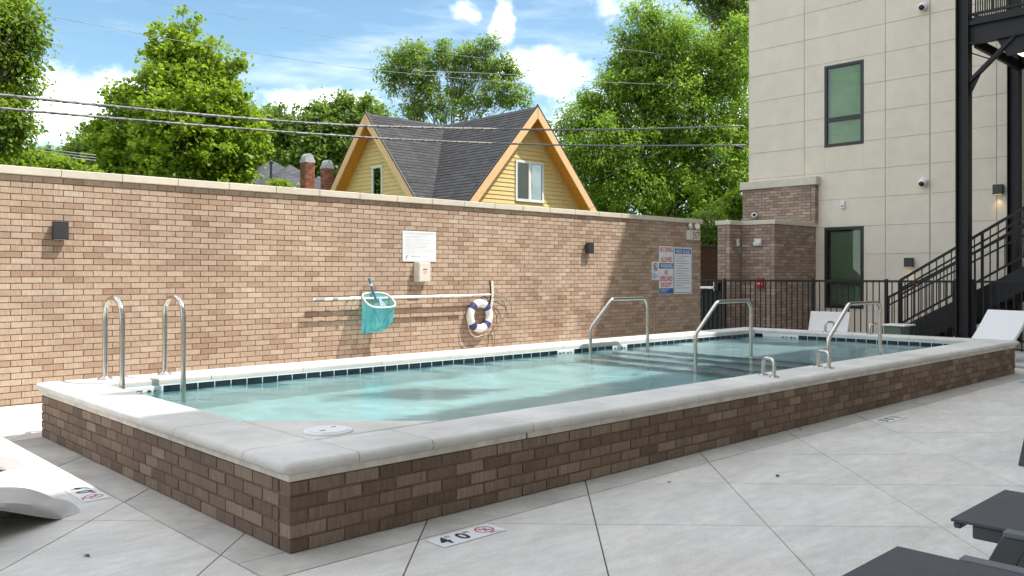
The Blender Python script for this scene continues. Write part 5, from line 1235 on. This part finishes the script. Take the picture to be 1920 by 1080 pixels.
def tree(name, label, D, blobs, leafmat, n_leaves, size, droop=.25, slender=.5, base=None, trunk_r=.22, bark=None, clump=.36, group='trees beyond the brick wall', seed=1, per=46, ztrunk=0, shell=.45, fork=None, flat=.75):
    rng = np.random.RandomState(seed)
    # blobs: (u, v, radius in px, optional depth offset)
    Cn = []
    for b in blobs:
        d = D + (b[3] if len(b) > 3 else rng.uniform(-.6, .6)*b[2]*D/FPX); p = atD(b[0], b[1], d); Cn.append((np.array(p), b[2]*d/FPX))
    w = np.array([r**2 for _, r in Cn]); w = w/w.sum(); ncl = max(8, n_leaves//per)
    idx = rng.choice(len(Cn), ncl, p=w)
    dirs = rng.normal(size=(ncl,3)); dirs /= np.linalg.norm(dirs, axis=1, keepdims=True)
    rad = shell + (1-shell)*rng.uniform(0,1,ncl)**.6
    spray = rng.uniform(0,1,ncl) < .16; rad = np.where(spray, rng.uniform(1.0,1.28,ncl), rad)
    cen = np.array([Cn[i][0] for i in idx]) + dirs*(rad*np.array([Cn[i][1] for i in idx]))[:,None]*np.array([1,1,.95])
    csz = clump*rng.uniform(.55,1.25,ncl)*np.where(spray,.62,1.0)
    # leaves
    n = ncl*per; ci = np.repeat(np.arange(ncl), per)
    off = rng.normal(size=(n,3))*np.array([1,1,flat])*csz[ci][:,None]*.55
    pos = cen[ci] + off; pos[:,2] -= .10*csz[ci]*np.abs(off[:,0])
    out = off/np.maximum(1e-4, np.linalg.norm(off,axis=1,keepdims=True))*.7 + dirs[ci]*.5
    ax = out + rng.normal(size=(n,3))*.55; ax[:,2] -= droop; ax /= np.linalg.norm(ax,axis=1,keepdims=True)
    up = rng.normal(size=(n,3))*.7 + np.array([.25,-.15,.75]) + out*.6; sd = np.cross(ax, up); sd /= np.maximum(1e-4, np.linalg.norm(sd,axis=1,keepdims=True)); nr = np.cross(sd, ax)
    Ls = size*rng.uniform(.6,1.3,n)[:,None]; Wd = Ls*slender*rng.uniform(.8,1.2,n)[:,None]*.5
    V = np.empty((n,4,3)); V[:,0] = pos - ax*Ls*.5; V[:,2] = pos + ax*Ls*.5 - nr*Ls*.08; mid = pos + ax*Ls*.02; V[:,1] = mid + sd*Wd + nr*Wd*.25; V[:,3] = mid - sd*Wd + nr*Wd*.25
    cbox = np.array([c for c,_ in Cn]); cw = np.average(cbox, axis=0, weights=w)
    if base is None: base = (cw[0], cw[1])
    t = thing(name, label, 'tree', (base[0], base[1], 0), group)
    V -= np.array([base[0], base[1], 0])
    np_quads('crown', V, leafmat, t)
    # trunk and limbs
    bark = bark or M_bark; mb = MB(); B0 = Vector((0,0,-.2)); top = Vector((cw[0]-base[0], cw[1]-base[1], cw[2]*.85))
    rnd = random.Random(seed)
    def limb(a, b, r0, r1, wob=.05, n=7, k=7):
        a, b = Vector(a), Vector(b); L_ = (b-a).length; mid = a.lerp(b,.5) + Vector((rnd.uniform(-1,1)*wob*L_, rnd.uniform(-1,1)*wob*L_, .06*L_))
        pts = [a*(1-s)**2 + mid*2*s*(1-s) + b*s*s for s in [i/n for i in range(n+1)]]; mb.tube(pts, [r0+(r1-r0)*i/n for i in range(n+1)], k); return pts
    trunk = MB(); keep = mb; mb = trunk
    tp = limb(B0, top, trunk_r, trunk_r*.35, .03, 10, 10)
    mb.build('trunk', bark, t, smooth=60); mb = MB()
    for k, (c_, r_) in enumerate(Cn):
        e = Vector(c_) - Vector((base[0], base[1], 0)); i = min(range(len(tp)), key=lambda q: abs(tp[q].z - e.z*.62)); s0 = tp[i]
        pts = limb(s0, e, trunk_r*.36, trunk_r*.12, .08)
        near = np.where(idx == k)[0][:14]
        for j in near: limb(pts[rnd.randint(3, 6)], cen[j]-np.array([base[0], base[1], 0]), trunk_r*.10, .008, .1, 4, 5)
    mb.build('limb', bark, t, smooth=60)
    return t
tree('sweetgum_tree', 'tall bright green rounded tree rising over the wall left of the houses', 30, [(343,52,30),(325,85,42),(372,95,40),(318,135,55),(375,140,60),(412,150,34),(440,115,12),(300,190,60),(350,200,75),(405,205,60),(435,175,22),(262,215,22),(235,190,34),(215,170,14),(295,250,70),(250,270,55),(350,265,80),(420,255,60),(462,240,34),(466,285,26),(215,290,40),(195,245,26),(260,325,60),(330,330,80),(410,325,70),(440,325,40),(205,325,38)], M_leafA, 50000, .15, droop=.15, slender=.95, trunk_r=.28, clump=.36, seed=3, per=42)
tree('hackberry_tree', 'near tree at left edge with hanging sprays of leaves', 15, [(-70,40,95),(0,20,48),(40,40,34),(62,75,16),(-10,100,62),(40,115,32),(-60,160,70),(10,165,48),(50,160,18),(-20,215,60),(28,228,34),(60,232,16),(-80,270,60),(5,262,30),(30,255,22)], M_leafF, 23000, .105, droop=.55, slender=.5, base=(0.3, 15.5), trunk_r=.2, clump=.26, seed=5, per=40)
tree('vine_shrub', 'bright green vine covered shrub just behind the left part of the wall', 17, [(15,300,26),(55,308,22),(95,316,20),(130,322,18),(165,328,15),(-25,300,35),(70,330,40),(10,335,45),(130,345,40)], M_leafE, 15000, .085, droop=.2, slender=.8, trunk_r=.05, clump=.2, seed=6, per=40, shell=.6)
tree('elm_tree', 'rounded mid green tree behind the sweetgum at left', 46, [(160,272,26),(185,262,26),(140,290,24),(175,300,40),(215,290,40)], M_leafC, 7000, .22, seed=7, trunk_r=.2, clump=.55)
tree('cedar_tree', 'small dark treetop far behind the left shrub', 70, [(98,283,9),(82,290,12),(115,292,14),(65,297,12)], M_leafC, 2600, .25, seed=8, trunk_r=.2, clump=.4)
tree('oak_tree', 'broad dark green tree behind the far grey roof', 58, [(520,240,36),(500,215,18),(560,258,46),(612,240,40),(600,205,18),(650,215,34),(645,195,14),(690,215,30),(700,260,46),(640,270,56),(580,300,54),(520,290,46),(488,300,34),(660,310,50)], M_leafC, 34000, .26, droop=.2, slender=.75, trunk_r=.35, clump=.62, seed=9, per=42)
tree('locust_tree', 'tall airy tree with pale stems behind the yellow house roof', 36, [(735,125,26),(762,105,26),(790,92,20),(745,160,24),(785,140,30),(812,120,22),(835,95,16),(800,175,26),(850,125,26),(880,105,22),(905,90,18),(925,80,13),(860,165,30),(905,140,28),(935,125,24),(960,140,18),(925,175,28),(960,180,24),(880,205,26),(830,205,24),(780,205,24),(985,175,12),(720,100,10),(990,195,10)], M_leafD, 21000, .15, droop=.35, slender=.45, trunk_r=.06, bark=M_palebark, clump=.36, seed=11, per=42, shell=.3)
tree('pecan_tree', 'big leafy green tree between the yellow house and cream building', 34, [(1205,30,30),(1245,55,40),(1180,95,26),(1225,110,55),(1290,85,50),(1170,60,14),(1190,150,40),(1160,125,20),(1260,165,62),(1330,135,52),(1385,130,40),(1140,185,42),(1105,190,18),(1200,210,62),(1290,225,66),(1365,210,56),(1085,225,34),(1060,250,26),(1110,270,60),(1180,290,66),(1260,300,70),(1340,300,66),(1395,280,46),(1120,335,50),(1190,360,66),(1270,375,66),(1345,370,50),(1390,350,40),(1130,385,40),(1300,410,40),(1070,300,24),(1385,60,24)], M_leafB, 98000, .165, droop=.6, slender=.42, trunk_r=.4, clump=.48, seed=13, per=44, shell=.6)
tree('water_oak', 'dark green tree top behind the pecan beside the cream building', 46, [(1345,10,34),(1395,25,44),(1380,75,40),(1320,-30,40),(1400,110,40)], M_leafC, 14000, .22, droop=.3, slender=.5, trunk_r=.3, clump=.55, seed=15, per=42)
tree('privet_shrub', 'dark shrub seen in the gap past the wall end', 23, [(1330,425,30),(1345,450,26),(1370,420,24),(1320,455,26),(1300,440,30)], M_leafC, 5200, .10, seed=17, trunk_r=.06, clump=.25, shell=.3)
tree('maple_sapling', 'light green sapling leaves beside the annex brick', 21.5, [(1378,380,15),(1370,395,14),(1385,398,13),(1362,385,8)], M_leafE, 1500, .12, droop=.1, slender=.8, seed=18, trunk_r=.04, clump=.2)
tree('holly_bush', 'small bright bush in front of the far grey roof', 28, [(523,350,8),(512,355,8),(535,356,8)], M_leafA, 1500, .12, slender=.8, seed=19, trunk_r=.04, clump=.22)
# distant tree line
ring = []
rng = np.random.RandomState(2)
for k in range(5200):
    a = YAW + rng.uniform(-.75, .75); d = rng.uniform(85, 120); h = rng.uniform(0, 5.5+2.0*math.sin(a*9)+1.2*math.sin(a*23))
    ring.append((d*math.cos(a), d*math.sin(a), h))
P = np.array(ring); P = np.repeat(P, 6, axis=0) + rng.normal(size=(len(ring)*6,3))*.5; n = len(P); a1 = rng.normal(size=(n,3)); a1 /= np.linalg.norm(a1,axis=1,keepdims=True); a2 = np.cross(a1, rng.normal(size=(n,3))); a2 /= np.linalg.norm(a2,axis=1,keepdims=True)
V = np.stack([P-a1*.3, P+a2*.25, P+a1*.3, P-a2*.25], 1); o = np_quads('distant_wood', V, M_leafC); tag(o, 'far line of woods on the horizon', kind='stuff')

# ---------------------------------------------------------------- overhead wires
M_wire = pmat('weathered_cable', (.20,.20,.205), .5, var=.3, scale=3); M_wire2 = pmat('thin_grey_wire', (.30,.30,.31), .5)
def cable(pts, r, y, label, cat='overhead cable', strands=0, mat=None, group='overhead cables across the court'):
    """runs parallel to the wall at distance y; points are where it is seen"""
    P = [onY(u, v, y) for u, v in pts]; S_ = smooth_path([tuple(p) for p in P], 14)
    t = thing('overhead_cable', label, cat, S_[0], group); o = Vector(S_[0]); pp = [Vector(s)-o for s in S_]
    MB().tube(pp, r, 6).build('core', mat or M_wire, t, smooth=60)
    if strands:
        dense = []
        for i in range(len(pp)-1):
            for k in range(8): dense.append(pp[i].lerp(pp[i+1], k/8))
        acc = 0; tw = []
        for i, p in enumerate(dense):
            if i: acc += (p-dense[i-1]).length
            ph = acc/strands*2*math.pi; tw.append(p + Vector((0, math.cos(ph), math.sin(ph)))*r*1.05)
        MB().tube(tw, r*.3, 5).build('lashing', M_wire2, t, smooth=60)
YW = 14.2
cable([(-160,163),(0,178),(300,208),(600,232),(850,240.5),(1130,243),(1395,236)], .022, YW, 'upper thick twisted cable crossing the yellow gables', strands=.28)
cable([(-160,188),(0,203),(300,229),(600,252),(850,266),(1130,273),(1398,272)], .020, YW, 'lower thick twisted cable crossing the yellow gables', strands=.3)
cable([(-60,8),(80,28),(300,70),(480,100),(700,131),(1000,158),(1200,168),(1400,165)], .006, 21.5, 'thin wire crossing the sky from the left tree to the pecan', mat=M_wire2)
cable([(268,-2),(420,28),(700,84),(1000,120),(1200,150)], .0045, 24, 'thinnest wire leaving the top edge above the sweetgum', mat=M_wire2)
cable([(780,133),(960,140),(1100,152),(1290,160),(1400,163)], .008, 20, 'thin dark wire over the white cloud behind the yellow roof', mat=M_wire2)
cable([(1150,90),(1290,108),(1420,128)], .007, 20, 'short thin wire high in front of the pecan tree', mat=M_wire2)
cable([(1130,335),(1190,305),(1290,262)], .006, 18.5, 'slanting thin guy wire in front of the pecan tree', mat=M_blacksteel)
for k, dv in enumerate((0, 5, 10)): cable([(60-k*6,274+dv),(120,284+dv),(180,291+dv)], .011, 24, ('top', 'middle', 'lowest')[k]+' of three short pale wires left of the sweetgum', mat=M_wire2)
p = onY(1385, 276, YW); t = thing('splice_case', 'dark cable splice case on the lower thick cable', 'cable case', p); MB().tube([(-.22,0,0),(-.17,0,0),(.17,0,0),(.22,0,0)], [.03,.06,.06,.03], 10).build('case', M_blacksteel, t, smooth=40); MB().tube([(-.18,-.0,.05),(.18,0,.05)], .012, 6).build('clamp', M_wire, t)
p = onY(1377, 237, YW); t = thing('slack_loop', 'short slack loop hanging under the upper thick cable', 'cable', p); MB().tube([(.16*math.cos(R(a)), 0, -.0+.12*math.sin(R(a))) for a in range(180, 361, 15)], .008, 6).build('loop', M_wire2, t, smooth=60)
p = onY(1376, 152, 20.5); t = thing('street_lamp', 'pale street lamp head in front of the pecan leaves', 'street lamp', p); MB().tube([(-.30,0,-.02),(-.18,0,.02),(.05,0,.04),(.2,0,.02)], [.03,.09,.085,.04], 10).build('lamp_head', pmat('grey_lamp', (.42,.44,.46), .5), t, smooth=50); MB().tube([(.2,0,.02),(.8,0,-.05),(1.6,0,-.1)], .03, 8).build('arm', M_wire, t, smooth=50); MB().tube([(1.6,0,-p.z),(1.6,0,.6)], .12, 10).build('pole', M_bark, t, smooth=50)

# fallen leaves and a drain mark on the deck
M_dry = pmat('dry_leaf', (.06,.045,.03), .9)
for k, (u, v, L_, lab) in enumerate(((1458,893,.038,'dark dry leaf lying on the deck in the middle foreground'), (163,1043,.03,'tiny dry leaf on the deck at lower left'), (1255,905,.02,'tiny dark crumb on the deck before the pool front'), (1500,806,.035,'small green weed tuft at the foot of the pool front'))):
    p = onZ(u, v); o = MB().add([(-L_,0,.004),(0,-L_*.35,.008),(L_,0,.003),(0,L_*.35,.010)], [(0,1,2,3)]).build('fallen_leaf' if k < 3 else 'weed_tuft', M_dry if k < 3 else M_leafC); o.location = p; o.rotation_euler = (0,0,k*1.3+.4); tag(o, lab, 'leaf' if k < 3 else 'weed')
